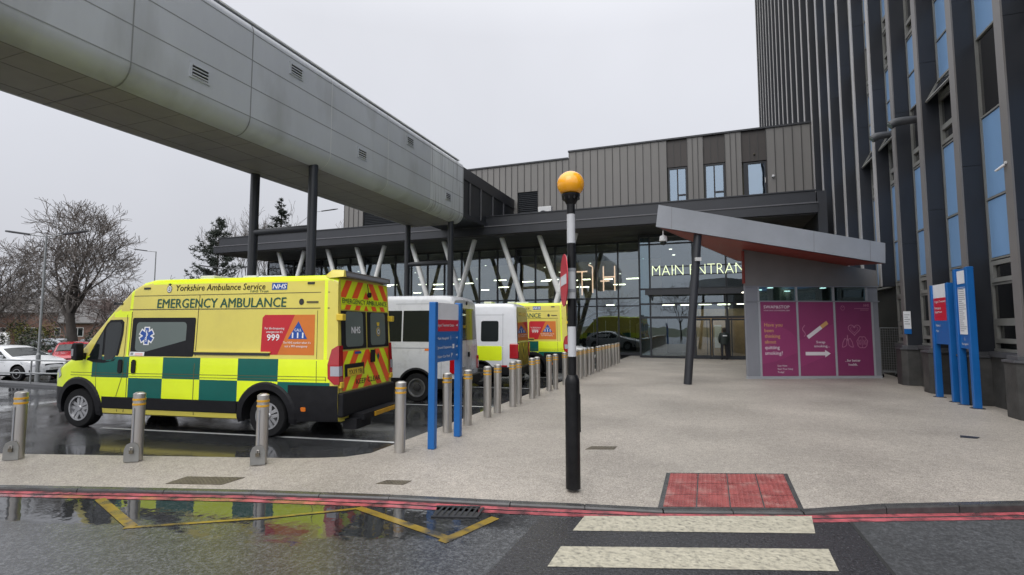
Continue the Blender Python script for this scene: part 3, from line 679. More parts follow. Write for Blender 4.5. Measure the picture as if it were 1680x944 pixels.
b = EB(); b.box(-.9, 2.4, 34.6, 34.7, 0, 2.9, 'wood_in'); b.box(-.1, -.06, 34.5, 34.59, 0, 2.2, 'mullion'); b.box(.35, .75, 34.55, 34.59, .5, 1.9, 'paper'); b.box(1.3, 1.36, 34.5, 34.59, 0, 2.3, 'mullion'); b.build('inner_doors', ent)
random.seed(3)
b = EB()
for i in range(46):
    x = -33+i*.76+random.uniform(-.4, .4); y = random.uniform(37, 42); l_ = random.uniform(.5, 1.1); z = random.choice((3.42, 3.42, 4.9, 5.6)) if y > 37.6 else 5.2
    if x < -4.6: b.box(x, x+l_, y, y+.09, z, z+.05, 'strip_light')
for i in range(6): b.box(-2.6+i*1.05, -1.9+i*1.05, 33.0+.5*(i % 2), 33.2+.5*(i % 2), 3.1, 3.15, 'strip_light')  # extra glowing strips added in the lobby to brighten the inner doors
b.build('ceiling_and_fill_lights', ent)
b = EB()
for i in range(20): x = -32.5+i*1.9; b.lathe([(0, .0), (.07, .01), (.07, .03)], 8, 'down_light', c=(x, 35.2+(i % 3)*1.3, 5.6+(i % 2)*.7))
b.lathe([(0, 0), (.09, .01), (.09, .04)], 8, 'down_light', c=(-2.0, 32.2, 6.4)); b.lathe([(0, 0), (.09, .01), (.09, .04)], 8, 'down_light', c=(-1.85, 32.6, 6.1))
b.build('downlights', ent)
b = EB()
for dz in (0, .22): b.tube([(-8.2, 34.6, 1.9+dz), (-7.2, 34.6, 2.55+dz), (-5.2, 34.6, 2.68+dz), (-3.9, 34.6, 3.5+dz)], .03, 6, 'v_column')
b.prism([(-8.2, 1.0), (-7.2, 1.75), (-5.2, 1.85), (-3.9, 2.7), (-3.9, 2.4), (-5.2, 1.5), (-7.2, 1.4), (-8.2, .65)], 34.65, 35.9, 'dark_in', ax='y')
for i in range(6): x = -8.0+i*.8; b.tube([(x, 34.6, 1.1), (x, 34.6, 2.2)], .015, 5, 'v_column')
b.build('staircase', ent)
# glowing sign and light figures
g = thing('entrance_sign', 'glowing pale MAIN ENTRANCE letters across the lobby glass', 'sign', (-2.97, VF-.12, 4.72))
b = MB(); b.box(-.1, 6.0, .03, .05, -.12, .02, 'mullion'); b.box(-.1, 6.0, .03, .05, .0201, .5, 'dark_in'); 
b = MB(); b.box(-.05, 5.95, .02, .04, .02, .06, 'mullion'); b.box(-.05, 5.95, .02, .04, .50, .54, 'mullion'); b.build('mounting_rails', g)
wf_ = text2d('MAIN ENTRANCE', -.022)[2]
for s_ in ('MAIN', 'ENTRANCE'):
    w1 = 5.85*text2d(s_, -.022)[2]/wf_; o_ = 0 if s_ == 'MAIN' else 5.85-w1
    b = MB(); b.text(s_, lambda u, v: (o_+u, 0, v), .64, 'neon_cream', width=w1, bold=-.022); b.build('glowing_word', g)
g = thing('light_sculpture', 'glowing peach coloured light tubes hung as upright strokes behind the entrance glazing', 'light', (-7.9, 34.3, 3.7))
for (x0, z0, x1, z1) in ((.0, 1.75, .0, .2), (-.42, 1.8, .36, 1.8), (.72, 2.1, .72, .35), (.45, 2.25, .70, 2.12), (1.45, 2.1, 1.45, .45), (2.2, 2.1, 2.2, .45), (1.5, 1.38, 2.15, 1.38), (1.25, 1.12, 1.85, 1.12)):
    b = MB(); b.tube([(x0, 0, z0), (x1, 0, z1)], .045, 6, 'neon_peach'); b.build('light_tube', g)
# condenser on the canopy roof
g = thing('air_conditioner', 'white outdoor air conditioning unit on the canopy roof behind the orange globe', 'air conditioner', (-9.85, 32.3, 8.42))
b = MB(); b.box(-.45, .45, -.2, .2, .06, 1.25, 'cam_white'); b.box(-.4, -.25, -.15, .15, 0, .06, 'iron'); b.box(.25, .4, -.15, .15, 0, .06, 'iron'); b.build('casing', g, bevel=.02)
b = MB(); b.lathe([(.0, 0), (.3, 0), (.3, -.015), (.33, -.015), (.33, 0)], 20, 'text_grey', axis='y', c=(-.1, -.205, .66)); b.box(-.42, -.05+.3, -.21, -.202, .30, 1.05, 'text_grey') if 0 else None; b.build('fan_grille', g)

# ------------------------------------------------------------------ link bridge
br = thing('link_bridge', 'grey panelled enclosed footbridge with rounded belly on dark steel columns', 'bridge', (-13.75, 13.8, 0))
LB = Matrix.Translation((13.75, -13.8, 0))
def BB(): b = MB(); b.M = LB.copy(); return b
BX0, BX1, ZB, ZT = -15.6, -12.0, 7.24, 10.56
prof = []
rb, rt = .50, .34
for i in range(7): a = R(-90+i*15); prof.append((BX1-rb+rb*math.cos(a), ZB+rb+rb*math.sin(a)))
for i in range(7): a = R(i*15); prof.append((BX1-rt+rt*math.cos(a), ZT-rt+rt*math.sin(a)))
mid_ = (BX0+BX1)/2
full = prof+[(2*mid_-x, z) for x, z in reversed(prof)]
joints = [0.9-3.3*k for k in range(4, 0, -1)]+[.9, 4.2, 7.49, 10.74, 14.09, 17.5, 20.95, 24.45]
b = BB()
for y0, y1 in zip(joints, joints[1:]):
    ky = 'bridge_old' if y1 > 24 else 'bridge_clad'
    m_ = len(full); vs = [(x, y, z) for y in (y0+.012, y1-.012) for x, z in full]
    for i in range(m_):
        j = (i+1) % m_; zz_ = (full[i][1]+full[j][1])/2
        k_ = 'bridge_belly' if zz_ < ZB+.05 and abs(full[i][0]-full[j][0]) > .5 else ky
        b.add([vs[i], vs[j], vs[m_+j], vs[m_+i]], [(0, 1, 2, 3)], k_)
b.build('cladding', br, smooth=35, weld=True)
b = BB()
ins = [(mid_+(x-mid_)*.994, (z-9)*.994+9) for x, z in full]; b.prism(ins, joints[0]+.02, joints[-1]-.005, 'bridge_seam', ax='y'); b.build('core', br)
b = BB()
for z in (7.74, 8.6, 9.4, 10.2):
    b.box(BX1-.004, BX1+.004, joints[0], joints[-1], z-.012, z+.012, 'bridge_seam')
for x in (BX1-.52, mid_+.3, mid_-.9): b.box(x-.012, x+.012, joints[0], joints[-1], ZB-.004, ZB+.004, 'belly_seam')
for y in joints:
    for dy in (-1.65, -.55, .55): b.box(BX0+.55, BX1-.55, y+dy, y+dy+.015, ZB-.003, ZB+.003, 'belly_seam')
b.build('panel_seams', br)
for y in joints[:-1]:
    b = BB(); k_ = 'bridge_seam_light' if y > 13 else 'bridge_seam'
    pp = [(x+.006*(1 if x > mid_ else -1), z-(.006 if z < 8 else -.006)) for x, z in prof]
    for (x0, z0), (x1, z1) in zip(pp, pp[1:]): b.add([(x0, y-.017, z0), (x0, y+.017, z0), (x1, y+.017, z1), (x1, y-.017, z1)], [(0, 1, 2, 3)], k_)
    b.build('joint_cover', br)
for y, z in ((2.4, 8.2), (5.8, 9.8), (9.16, 8.25), (12.42, 9.86), (15.82, 8.26), (19.14, 9.88), (22.71, 8.28)):
    b = BB(); b.box(BX1+.001, BX1+.02, y-.29, y+.29, z-.2, z+.2, 'bridge_clad'); b.box(BX1+.02, BX1+.024, y-.22, y+.22, z-.14, z+.14, 'vent_dark')
    vt = b.build('vent', br)
    b = BB()
    for i in range(4): b.box(BX1+.0245, BX1+.045, y-.22, y+.22, z-.13+i*.085, z-.13+i*.085+.028, 'bridge_clad')
    b.build('slats', vt)
b = BB(); b.box(BX1-.35, BX1-.12, joints[0], 24.2, ZT+.001, ZT+.05, 'bridge_seam_light'); b.build('roof_edge', br)
b = BB(); b.box(BX0+.35, BX1-.35, 24.45, 33.0, ZB+.5, ZT-.1, 'mullion'); b.box(BX1-.349, BX1-.3, 24.5, 33, ZT-.7, ZT-.05, 'anthracite'); b.box(BX1-.349, BX1-.30, 24.5, 33, ZB+.5, ZB+.75, 'anthracite')
for y in (25.9, 27.4, 29.2, 31): b.box(BX1-.349, BX1-.28, y, y+.08, ZB+.75, ZT-.7, 'anthracite_light')
b.build('link_end', br)
for y in (13.8, 23.9):
    for x in (-15.05, -12.45):
        b = BB(); b.tube([(x, y, RZ), (x, y, ZB+.1)], .155, 18, 'anthracite'); b.build('column', br, smooth=40)
    b = BB(); b.tube([(-15.05, y, 5.12), (-12.45, y, 5.12)], .115, 12, 'anthracite'); b.build('cross_beam', br, smooth=40)

# ------------------------------------------------------------------ kiosk with wedge roof
KA = R(23.7)
ki = thing('kiosk', 'grey kiosk with tilted wedge roof, red soffit and magenta window panels', 'kiosk', (1.24, 19.73, 0), KA)
W_, D_ = 4.78, 3.4
LFT = -.0
def wall_top(u): return 4.49-.149*u
b = MB()
b.prism([(0, 3.22), (W_, 3.22), (W_, wall_top(W_)), (0, wall_top(0))], 0, .12, 'kiosk_grey', ax='y')
b.prism([(0, .121), (.12, .121), (.12+.56*D_, D_), (.56*D_, D_)], 0, 4.5, 'kiosk_pale'); b.box(W_-.12, W_, .12, D_, 0, 3.75, 'kiosk_grey'); b.box(.13+.56*D_, W_-.12, D_-.12, D_, 0, 3.9, 'kiosk_grey')
b.build('wall', ki)
for q in ((0, .43, .09, 2.66), (0, .43, 2.70, 3.18), (W_-.19, W_, .09, 2.66), (W_-.37, W_, 2.70, 3.18)):
    b = MB(); b.box(q[0], q[1], 0, .12, q[2], q[3], 'kiosk_pale'); b.build('corner_panel', ki)
b = MB(); b.box(-.02, W_+.04, -.03, .1, 3.182, 3.218, 'kiosk_pale'); b.box(-.02, W_+.04, -.03, .1, 2.662, 2.698, 'kiosk_pale'); b.box(-.02, W_+.02, -.02, .12, 0, .088, 'fascia_grey')
PX = [.47, 1.83, 3.17, 4.55]
for i, x in enumerate(PX): b.box(x-.035, x+.035, -.015, .1, .09, 2.66, 'fascia_grey')
for x in (.46, 1.83, 3.17, 4.38): b.box(x-.03, x+.03, -.012, .1, 2.70, 3.18, 'fascia_grey')
b.build('window_frame', ki)
for x0, x1 in ((.49, 1.80), (1.86, 3.14), (3.20, 4.35)):
    b = MB(); b.box(x0, x1, .04, .05, 2.70, 3.18, 'glass_teal'); b.build('clerestory_pane', ki)
b = MB()
for u, v, z in ((1.1, 1.2, 3.15), (1.3, .8, 3.2), (2.3, 1.4, 3.12), (3.3, .8, 3.2), (.9, 1.9, 3.1)): b.box(u, u+.16, v, v+.12, z, z+.03, 'down_light')
b.build('ceiling_lamps', ki)
b = MB(); b.box(1.3, W_-.13, 1.6, 1.65, 0, 3.9, 'wall_in'); b.prism([(.13, .125), (W_-.13, .125), (W_-.13, 1.6), (1.2, 1.6)], 3.3, 3.34, 'ceil_in'); b.build('inside_partition', ki)
# wedge roof: in kiosk axes; front edge 2.75 m before the wall
ix = Matrix.Translation((1.24, 19.73, 0)) @ Matrix.Rotation(KA, 4, 'Z'); inv = ix.inverted()
A = inv @ Vector((-1.46, 16.65, 0)); B_ = inv @ Vector((5.36, 19.64, 0))
xa, xb, yf = A.x, B_.x, A.y
def rf(u, top): # height of the front fascia line at u
    f = (u-xa)/(xb-xa); return (5.63+(4.47-5.63)*f) if top else (4.93+(3.82-4.93)*f)
b = MB()
bx_l, by_l = 1.42, .25       # where the left edge of the roof meets the kiosk
out = [(xa, yf), (xb, yf), (xb, D_), (bx_l, D_)]
b.prism([], 0, 0, 'fascia_grey') if 0 else None
v = [(xa+.1, yf, rf(xa, 1)), (xb+.03, yf, rf(xb, 1)), (xb, D_, rf(xb, 1)+.37), (bx_l+.05, D_, rf(bx_l, 1)+.37),
     (xa, yf, rf(xa, 0)), (xb, yf, rf(xb, 0)), (xb, D_, rf(xb, 0)+.375), (bx_l, D_, rf(bx_l, 0)+.375)]
b.add(v, [(0, 1, 2, 3), (0, 4, 5, 1), (1, 5, 6, 2), (2, 6, 7, 3), (3, 7, 4, 0)], 'fascia_grey')
rf_ = b.build('wedge_roof', ki)
b = MB(); e_ = .006
b.add([(xa+.12, yf+.05, rf(xa+.12, 0)-e_), (xb-.03, yf+.05, rf(xb, 0)-e_), (xb-.03, D_, rf(xb, 0)+.369), (bx_l+.05, D_, rf(bx_l, 0)+.369)], [(0, 1, 2, 3)], 'kiosk_red'); b.build('soffit', rf_)
b = MB(); b.box(-.05, -.003, -.02, .1, 3.3, 4.45, 'kiosk_red'); b.build('red_trim', ki)
b = MB()
for u in (xa+.5, xa+5.1, xa+6.95): b.add([(u-.008, yf-.004, rf(u, 0)), (u+.008, yf-.004, rf(u, 0)), (u+.03, yf-.004, rf(u, 1)), (u+.014, yf-.004, rf(u, 1))], [(0, 1, 2, 3)], 'bridge_seam')
b.build('fascia_joints', rf_)
p0 = inv @ Vector((-.65, 17.25, 0)); p1 = inv @ Vector((-.22, 17.42, 4.95))
b = MB(); b.tube([p0, p1], .125, 20, 'anthracite'); b.build('leaning_column', ki, smooth=40)
b = MB(); pm_ = p0.lerp(p1, .79); b.box(pm_.x-.09, pm_.x+.09, pm_.y-.2, pm_.y-.12, pm_.z-.05, pm_.z+.06, 'cam_white'); b.build('column_lamp', ki)
# window panels
def poster(i, label, grp='magenta window posters on the kiosk'):
    x0, x1 = PX[i]+.037, PX[i+1]-.037
    g = thing('window_poster', label, 'poster', (1.24, 19.73, 0), KA, None); b = MB(); b.box(x0, x1, -.006, .02, .092, 2.658, 'poster_magenta' if i < 2 else 'poster_purple'); b.build('panel', g); return g, x0, x1
F = lambda x0, z0: (lambda u, v: (x0+u, -.0105, z0+v))
g, x0, x1 = poster(0, 'magenta window poster asking about quitting smoking, with tan and white words')
b = MB(); b.prism([(x0, .5), (x0, 2.0), (x0+.45, 1.95), (x1-.2, 1.6), (x1, 1.35), (x1, .9), (x0+.5, .6)], -.0085, -.0065, 'poster_band', ax='y'); b.build('wave_band', g)
b = MB(); X = x0+.12
b.text('SWAP&STOP', F(X, 2.43), .105, 'poster_white', width=.93, bold=.008); b.text('YOUR LOCAL STOP SMOKING TEAM', F(X, 2.335), .042, 'poster_white', width=.93)
for i, s_ in enumerate(('Have you', 'been', 'thinking', 'about')): b.text(s_, F(X, 1.80-i*.195), .125, 'poster_tan', bold=.012)
for i, s_ in enumerate(('quitting', 'smoking?')): b.text(s_, F(X, 1.02-i*.195), .125, 'poster_white', bold=.012)
for i, s_ in enumerate(('Scan Here', 'Start Your Swap', 'Today!')): b.text(s_, F(X+.42, .42-i*.11), .06, 'poster_white', bold=.006)
b.build('lettering', g)
g, x0, x1 = poster(1, 'magenta window poster with a big cigarette above a white arrow')
b = MB(); b.prism([(x0, .4), (x0, 1.3), (x1, 1.9), (x1, .9)], -.0085, -.0065, 'poster_band', ax='y'); b.build('wave_band', g)
b = MB(); y_ = -.0105
def quad(p, q, w2, k, y_=-.0105):
    d_ = Vector((q[0]-p[0], q[1]-p[1])).normalized(); n_ = Vector((-d_.y, d_.x))*w2
    b.poly([(p[0]-n_.x, y_, p[1]-n_.y), (q[0]-n_.x, y_, q[1]-n_.y), (q[0]+n_.x, y_, q[1]+n_.y), (p[0]+n_.x, y_, p[1]+n_.y)], k)
quad((x0+.30, 1.42), (x0+.80, 1.78), .065, 'poster_white'); quad((x0+.80, 1.78), (x0+1.03, 1.945), .065, 'poster_tan'); b.build('cigarette', g)
b = MB(); pr_ = None
for i in range(9):
    q = (x0+.17+.05*math.sin(i*.9), 1.45+i*.05)
    if pr_: quad(pr_, q, .011, 'poster_line')
    pr_ = q
b.build('smoke_curl', g)
b = MB(); quad((x0+.2, .86), (x0+.92, .86), .06, 'poster_white'); b.poly([(x0+.9, y_, .73), (x0+1.1, y_, .86), (x0+.9, y_, .99)], 'poster_white'); b.build('arrow', g)
b = MB(); b.text('Swap', F(x0+.60, 1.22), .085, 'poster_white', width=.32, bold=.02); b.text('smoking...', F(x0+.52, 1.08), .085, 'poster_white', width=.56, bold=.02); b.build('lettering', g)
g, x0, x1 = poster(2, 'dark purple window poster with outlined heart, lungs and brain')
def loop(pts, w2=.009, k='poster_line'):
    for p, q in zip(pts, pts[1:]+pts[:1]): quad(p, q, w2, k)
cx = (x0+x1)/2
b = MB(); loop([(cx+.21*math.sin(a)**3*1.05, 1.70+.013*(13*math.cos(a)-5*math.cos(2*a)-2*math.cos(3*a)-math.cos(4*a))) for a in [i*math.pi/12 for i in range(24)]]); loop([(cx+.13*math.sin(a)**3*1.05, 1.70+.008*(13*math.cos(a)-5*math.cos(2*a)-2*math.cos(3*a)-math.cos(4*a))) for a in [i*math.pi/10 for i in range(20)]], .005); b.build('heart_outline', g)
b = MB()
for s_ in (-1, 1): loop([(cx-.26+s_*p, q) for p, q in ((.03, 1.36), (.10, 1.38), (.17, 1.25), (.2, 1.08), (.13, 1.09), (.05, 1.14), (.03, 1.22))])
quad((cx-.26, 1.3), (cx-.26, 1.5), .012, 'poster_line'); b.build('lungs_outline', g)
b = MB(); loop([(cx+.27+(.19+.015*math.sin(7*a))*math.cos(a), 1.25+(.2+.015*math.cos(6*a))*math.sin(a)) for a in [i*math.pi/12 for i in range(24)]])
quad((cx+.27, 1.07), (cx+.27, 1.44), .006, 'poster_line')
for s_ in (-1, 1): loop([(cx+.27+s_*(.09+.05*math.cos(a)), 1.25+.11*math.sin(2*a)*.8) for a in [i*math.pi/8 for i in range(16)]], .005)
b.build('brain_outline', g)
b = MB(); loop([(x0+.27+.07*math.cos(a), 2.45+.08*math.sin(a)) for a in [i*math.pi/7 for i in range(14)]], .005); loop([(x0+.27+.04*math.cos(a), 2.5+.03*math.sin(a)) for a in [i*math.pi/5 for i in range(10)]], .005)
b.text('...for better', F(x0+.27, .58), .085, 'poster_white', width=.55, bold=.02); b.text('health.', F(x0+.39, .44), .085, 'poster_white', width=.32, bold=.02)
b.text('NHS', F(x1-.28, 2.50), .09, 'poster_line', width=.2, bold=.03, shear=.2)
b.box(x1-.62, x1-.08, -.012, -.0105, 2.42, 2.435, 'poster_line'); b.box(x1-.40, x1-.1, -.012, -.0105, 2.37, 2.385, 'poster_line'); b.build('lettering', g)
# dome camera under the roof tip
g = thing('dome_camera', 'white dome camera with black eye hanging under the raised roof tip', 'camera', (-1.28, 17.15, 4.88))
b = MB(); b.tube([(0, 0, 0), (0, 0, -.16)], .02, 8, 'cam_white'); b.build('stem', g)
b = MB(); b.lathe([(.05, -.16), (.11, -.19), (.125, -.26), (.125, -.34), (.10, -.36)], 18, 'cam_white'); b.build('housing', g, smooth=50)
b = MB(); b.lathe([(.1, -.361), (.095, -.41), (.06, -.46), (0, -.48)], 18, 'car_glass'); b.build('dome', g, smooth=60)
# wire roll cage between kiosk and tower
g = thing('roll_cage', 'tall wire roll cage trolley parked between the kiosk and the tower', 'trolley', (5.70, 21.95, 0), R(2))
b = MB()
for x in (0, .62):
    for y in (0, .5): b.tube([(x, y, .18), (x, y, 1.75)], .016, 6, 'galv')
for z in (.2, 1.75):
    for y in (0, .5): b.tube([(0, y, z), (.62, y, z)], .014, 6, 'galv')
    for x in (0, .62): b.tube([(x, 0, z), (x, .5, z)], .014, 6, 'galv')
b.build('frame', g)
b = MB()
for i in range(9): b.tube([(.07*i+.03, 0, .2), (.07*i+.03, 0, 1.75)], .004, 4, 'galv')
for i in range(18): b.tube([(0, 0, .2+i*.086), (.62, 0, .2+i*.086)], .004, 4, 'galv'); b.tube([(0, 0, .2+i*.086), (0, .5, .2+i*.086)], .004, 4, 'galv')
for i in range(7): b.tube([(0, .07*i+.03, .2), (0, .07*i+.03, 1.75)], .004, 4, 'galv')
b.build('wire_mesh', g)
for x in (.05, .57):
    for y in (.05, .45):
        b = MB(); b.lathe([(.03, -.02), (.06, -.02), (.06, .02), (.03, .02)], 12, 'rubber', axis='x', c=(x, y, .06)); b.box(x-.03, x+.03, y-.01, y+.01, .07, .18, 'galv'); b.build('caster', g)
# ------------------------------------------------------------------ vehicles
# vehicle axes: x forward from the rear axle, y to its left, z up from the tarmac
class Shell:
    def __init__(s, xs, top, bot, plan, tum, levels, rr, paint, hw, lean=.05, leanx=-.3, rr_tab=None):
        s.xs, s.top, s.bot, s.plan, s.tum, s.lv, s.rr, s.paint, s.hw, s.lean, s.leanx = xs, top, bot, plan, tum, levels, rr, paint, hw, lean, leanx
    def W(s, x, z): return s.hw*lerp(s.plan, x)*lerp(s.tum, z)
    def sx(s, x, z): return x+max(0, z-1.0)*s.lean*max(0, min(1, (s.leanx-x)/1.0))
    def half(s, x):
        zb, zt = lerp(s.bot, x), lerp(s.top, x); r = min(s.rr, (zt-zb)*.4)
        W = lambda z: s.W(x, z)
        p = [(0, zb), (W(zb)*.93, zb)]
        for z in s.lv:
            z = min(max(z, zb+.02), zt-r); p.append((W(z), z))
        wt = W(zt-r)
        for a in (0, 18, 40, 65, 90): p.append((wt-r+r*math.cos(R(a)), zt-r+r*math.sin(R(a))))
        p += [((wt-r)*.8, zt+.012), ((wt-r)*.45, zt+.028), (0, zt+.034)]
        return p
    def build(s, parent, wheels, arch_r, name='body'):
        b = MB(); b.mi('rubber')
        rings = []
        for x in s.xs:
            h = s.half(x); full = h+[(-y, z) for y, z in reversed(h[1:-1])]
            rings.append([(s.sx(x, z), y, z) for y, z in full])
        m = len(rings[0])
        for i in range(len(rings)-1):
            for j in range(m):
                q = [rings[i][j], rings[i][(j+1) % m], rings[i+1][(j+1) % m], rings[i+1][j]]
                cx, cy, cz = (sum(v[k] for v in q)/4 for k in range(3))
                b.add(q, [(0, 1, 2, 3)], s.paint((s.xs[i]+s.xs[i+1])/2, cy, cz))
        b.add(rings[0], [tuple(range(m))], s.paint(s.xs[0], 0, 1.0)); b.add(rings[-1], [tuple(range(m))[::-1]], s.paint(s.xs[-1], 0, .6))
        o = b.build(name, parent, weld=True)
        c = MB()
        for wx in wheels:
            for sg in (-1, 1): c.lathe([(arch_r, s.hw-.36), (arch_r, s.hw+.3)] if sg > 0 else [(arch_r, -s.hw-.3), (arch_r, -s.hw+.36)], 28, 'rubber', axis='y', c=(wx, 0, .36))
        co_ = c.build('cutter', parent, weld=True)
        md = o.modifiers.new('w', 'BOOLEAN'); md.operation = 'DIFFERENCE'; md.object = co_; md.solver = 'EXACT'; md.use_hole_tolerant = True
        dg = bpy.context.evaluated_depsgraph_get(); me = bpy.data.meshes.new_from_object(o.evaluated_get(dg)); o.modifiers.clear(); o.data = me
        bpy.data.objects.remove(co_)
        me.polygons.foreach_set('use_smooth', [True]*len(me.polygons)); me.set_sharp_from_angle(angle=R(28))
        return o
    # flat pieces laid on the left (or right) flank
    def P(s, x, z, off=0, sg=1): return (s.sx(x, z), sg*(s.W(x, z)+off), z)
    def patch(s, b, pts, k, off=.004, sg=1):
        n = len(pts); vs = [s.P(x, z, off, sg) for x, z in pts]+[s.P(x, z, -.004, sg) for x, z in pts]
        return b.add(vs, [tuple(range(n))]+[(i, (i+1) % n, n+(i+1) % n, n+i) for i in range(n)], k)
    def rect(s, b, x0, x1, z0, z1, k, off=.004, r=0, sg=1):
        if r:
            pts = []
            for cx, cz, a0 in ((x1-r, z1-r, 0), (x0+r, z1-r, 90), (x0+r, z0+r, 180), (x1-r, z0+r, 270)):
                for i in range(4): a = R(a0+i*30); pts.append((cx+r*math.cos(a), cz+r*math.sin(a)))
        else: pts = [(x1, z1), (x0, z1), (x0, z0), (x1, z0)]
        return s.patch(b, pts, k, off, sg)
    def line(s, b, pts, k='seam', w=.012, off=.003, sg=1):
        for p, q in zip(pts, pts[1:]):
            d_ = Vector((q[0]-p[0], q[1]-p[1])).normalized()*w/2; n_ = Vector((-d_.y, d_.x))
            m_ = max(1, int((Vector(q)-Vector(p)).length/.25))
            for i in range(m_):
                a = Vector(p).lerp(Vector(q), i/m_); c = Vector(p).lerp(Vector(q), (i+1)/m_)
                b.add([s.P(u.x, u.y, off, sg) for u in (a-n_, c-n_, c+n_, a+n_)], [(0, 1, 2, 3)], k)
    def text(s, b, t, x0, z0, h, k, width=None, bold=.012, shear=0, off=.006, center=False):
        b.text(t, lambda u, v: s.P(x0-u, z0+v, off), h, k, width, bold, shear, center)
def rangef(a, b, n): return [a+(b-a)*i/n for i in range(n+1)]
def wheel(parent, x, y, r, spokes=5, twin=True, rim='alloy', wd=.22):
    sg = 1 if y > 0 else -1
    b = MB(); w2 = wd/2
    b.lathe([(r*.64, -w2), (r*.93, -w2), (r*.985, -w2*.8), (r, -w2*.5), (r, w2*.5), (r*.985, w2*.8), (r*.93, w2), (r*.64, w2), (r*.62, w2*.5), (r*.62, -w2*.5), (r*.64, -w2)], 36, 'rubber', axis='y', c=(x, y, r))
    o = b.build('wheel', parent, smooth=40)
    b = MB(); yo = y+sg*w2*.55; ri = r*.63
    b.lathe([(ri, 0), (ri*.97, sg*.045), (ri*.9, sg*.03), (ri*.86, -sg*.03), (0, -sg*.035)], 30, 'dark_seam' if spokes else rim, axis='y', c=(x, yo, r))
    b.lathe([(ri*1.0, -sg*.01), (ri*1.01, sg*.05), (ri*.90, sg*.05), (ri*.88, 0)], 30, rim, axis='y', c=(x, yo, r))
    if spokes:
        for i in range(spokes):
            for d_ in ((-.17, .17) if twin else (0,)):
                a = 2*math.pi*i/spokes+.3; w_ = .055*ri/.22 if twin else .09*ri/.22
                ca, sa = math.cos(a), math.sin(a); oy = d_*ri
                pts = [(ri*.15, oy*.75-w_/2), (ri*.94, oy*1.25-w_/2), (ri*.94, oy*1.25+w_/2), (ri*.15, oy*.75+w_/2)]
                vs = [(x+ca*p-sa*q, yo+sg*(.03-.012*(p/ri)), r+sa*p+ca*q) for p, q in pts]+[(x+ca*p-sa*q, yo-sg*.03, r+sa*p+ca*q) for p, q in pts]
                b.add(vs, [(0, 1, 2, 3), (0, 4, 5, 1), (1, 5, 6, 2), (2, 6, 7, 3), (3, 7, 4, 0)], rim)
        b.lathe([(ri*.26, -sg*.02), (ri*.26, sg*.035), (ri*.2, sg*.05), (0, sg*.05)], 16, rim, axis='y', c=(x, yo, r))
    else:
        b.lathe([(ri*.45, -sg*.035), (ri*.38, sg*.05), (ri*.2, sg*.06), (0, sg*.06)], 16, 'dark_seam', axis='y', c=(x, yo, r))
        for i in range(10):
            a = i*math.pi/5; b.lathe([(.028, -sg*.034), (.028, -sg*.03), (0, -sg*.03)], 8, 'vent_dark', axis='y', c=(x+ri*.7*math.cos(a), yo, r+ri*.7*math.sin(a)))
    b.build('rim', o, smooth=35); return o
def arch_trim(parent, sh, x, r0, r1, k, zc=.36, a0=-12, a1=192, off=.03, both=True):
    for sg in ((1, -1) if both else (1,)):
        b = MB(); n = 22; pr = None
        for i in range(n+1):
            a = R(a0+(a1-a0)*i/n); ring = []
            for rr_, of in ((r0, -.03), (r0, off), (r1-.03, off), (r1, .0)):
                px, pz = x+rr_*math.cos(a), zc+rr_*math.sin(a); pz = max(pz, .2); ring.append(sh.P(px, pz, of, sg))
            if pr: b.add(pr+ring, [(j, j+1, 5+j, 4+j) for j in range(3)], k)
            pr = ring
        b.build('wheel_arch', parent, smooth=40)
def chevrons(b, fn, y0, y1, z0, z1, w, k0, k1, slope=1.0, ph=0., up=True):
    # stripes rising to the middle of the door pair; fn maps (y,z)
    ym = (y0+y1)/2
    for half, (a, c) in enumerate(((y0, ym), (ym, y1))):
        b.poly([fn(*p) for p in ((a, z0), (c, z0), (c, z1), (a, z1))], k0)
        for i in range(-6, 14):
            s0 = ph+i*2*w
            # parallelogram: horizontal width w, sheared with height
            sh_ = slope if half == 0 else -slope
            base = a+s0 if half == 0 else c-s0-w
            q = [(base, z0), (base+w, z0), (base+w+sh_*(z1-z0), z1), (base+sh_*(z1-z0), z1)]
            q = clip(q, a, c, z0, z1)
            if len(q) > 2: b.poly([fn(y, z, 1) for y, z in q], k1)

COLS = [3.72, 2.87, 2.13, 1.34, .57, -.22, -1.19]
def amb_paint(x, y, z):
    if abs(y) < .35 and z > .55 and 3.0 < x < 4.15: return 'car_glass'
    if z < .30: return 'amb_yellow' if -.4 < x < 4.3 else 'black_plastic'
    if x < -.42 and z < .90: return 'black_plastic'
    if x > 4.36 and z < .74: return 'black_plastic'
    if .50 < x < 3.46 and .385 < z < .60: return 'black_plastic'
    if z > 2.66 and x < 2.95: return 'fluo_yellow'
    if x < -1.19: return 'amb_yellow' if z > .9 else 'black_plastic'
    if .60 < z < 1.33:
        for r, (a, c) in enumerate(((.95, 1.33), (.60, .95))):
            if a < z < c:
                for i in range(6):
                    if COLS[i+1] < x < COLS[i]:
                        if r == 1 and i == 0: return 'fluo_yellow'
                        return 'amb_green' if (i+r) % 2 == 0 else 'fluo_yellow'
        return 'fluo_yellow'
    if z < .61: return 'fluo_yellow' if x > 3.4 else 'amb_yellow'
    if z < 1.33: return 'fluo_yellow'
    if 2.90 < x < 2.96 or -1.14 < x < -1.08: return 'fluo_yellow'
    if x > 2.95 and z > 2.05 and z < 2.16: return 'fluo_yellow'
    return 'amb_yellow'
VAN_TUM = [(.2, .93), (.35, .975), (.60, 1.0), (1.0, 1.0), (1.33, .995), (1.40, .985), (2.2, .955), (2.66, .925), (2.9, .91)]
VAN_PLAN = [(-1.33, .965), (-1.1, .995), (-.7, 1), (3.3, 1), (3.9, .985), (4.3, .95), (4.55, .90), (4.75, .82), (4.88, .72), (4.98, .56)]
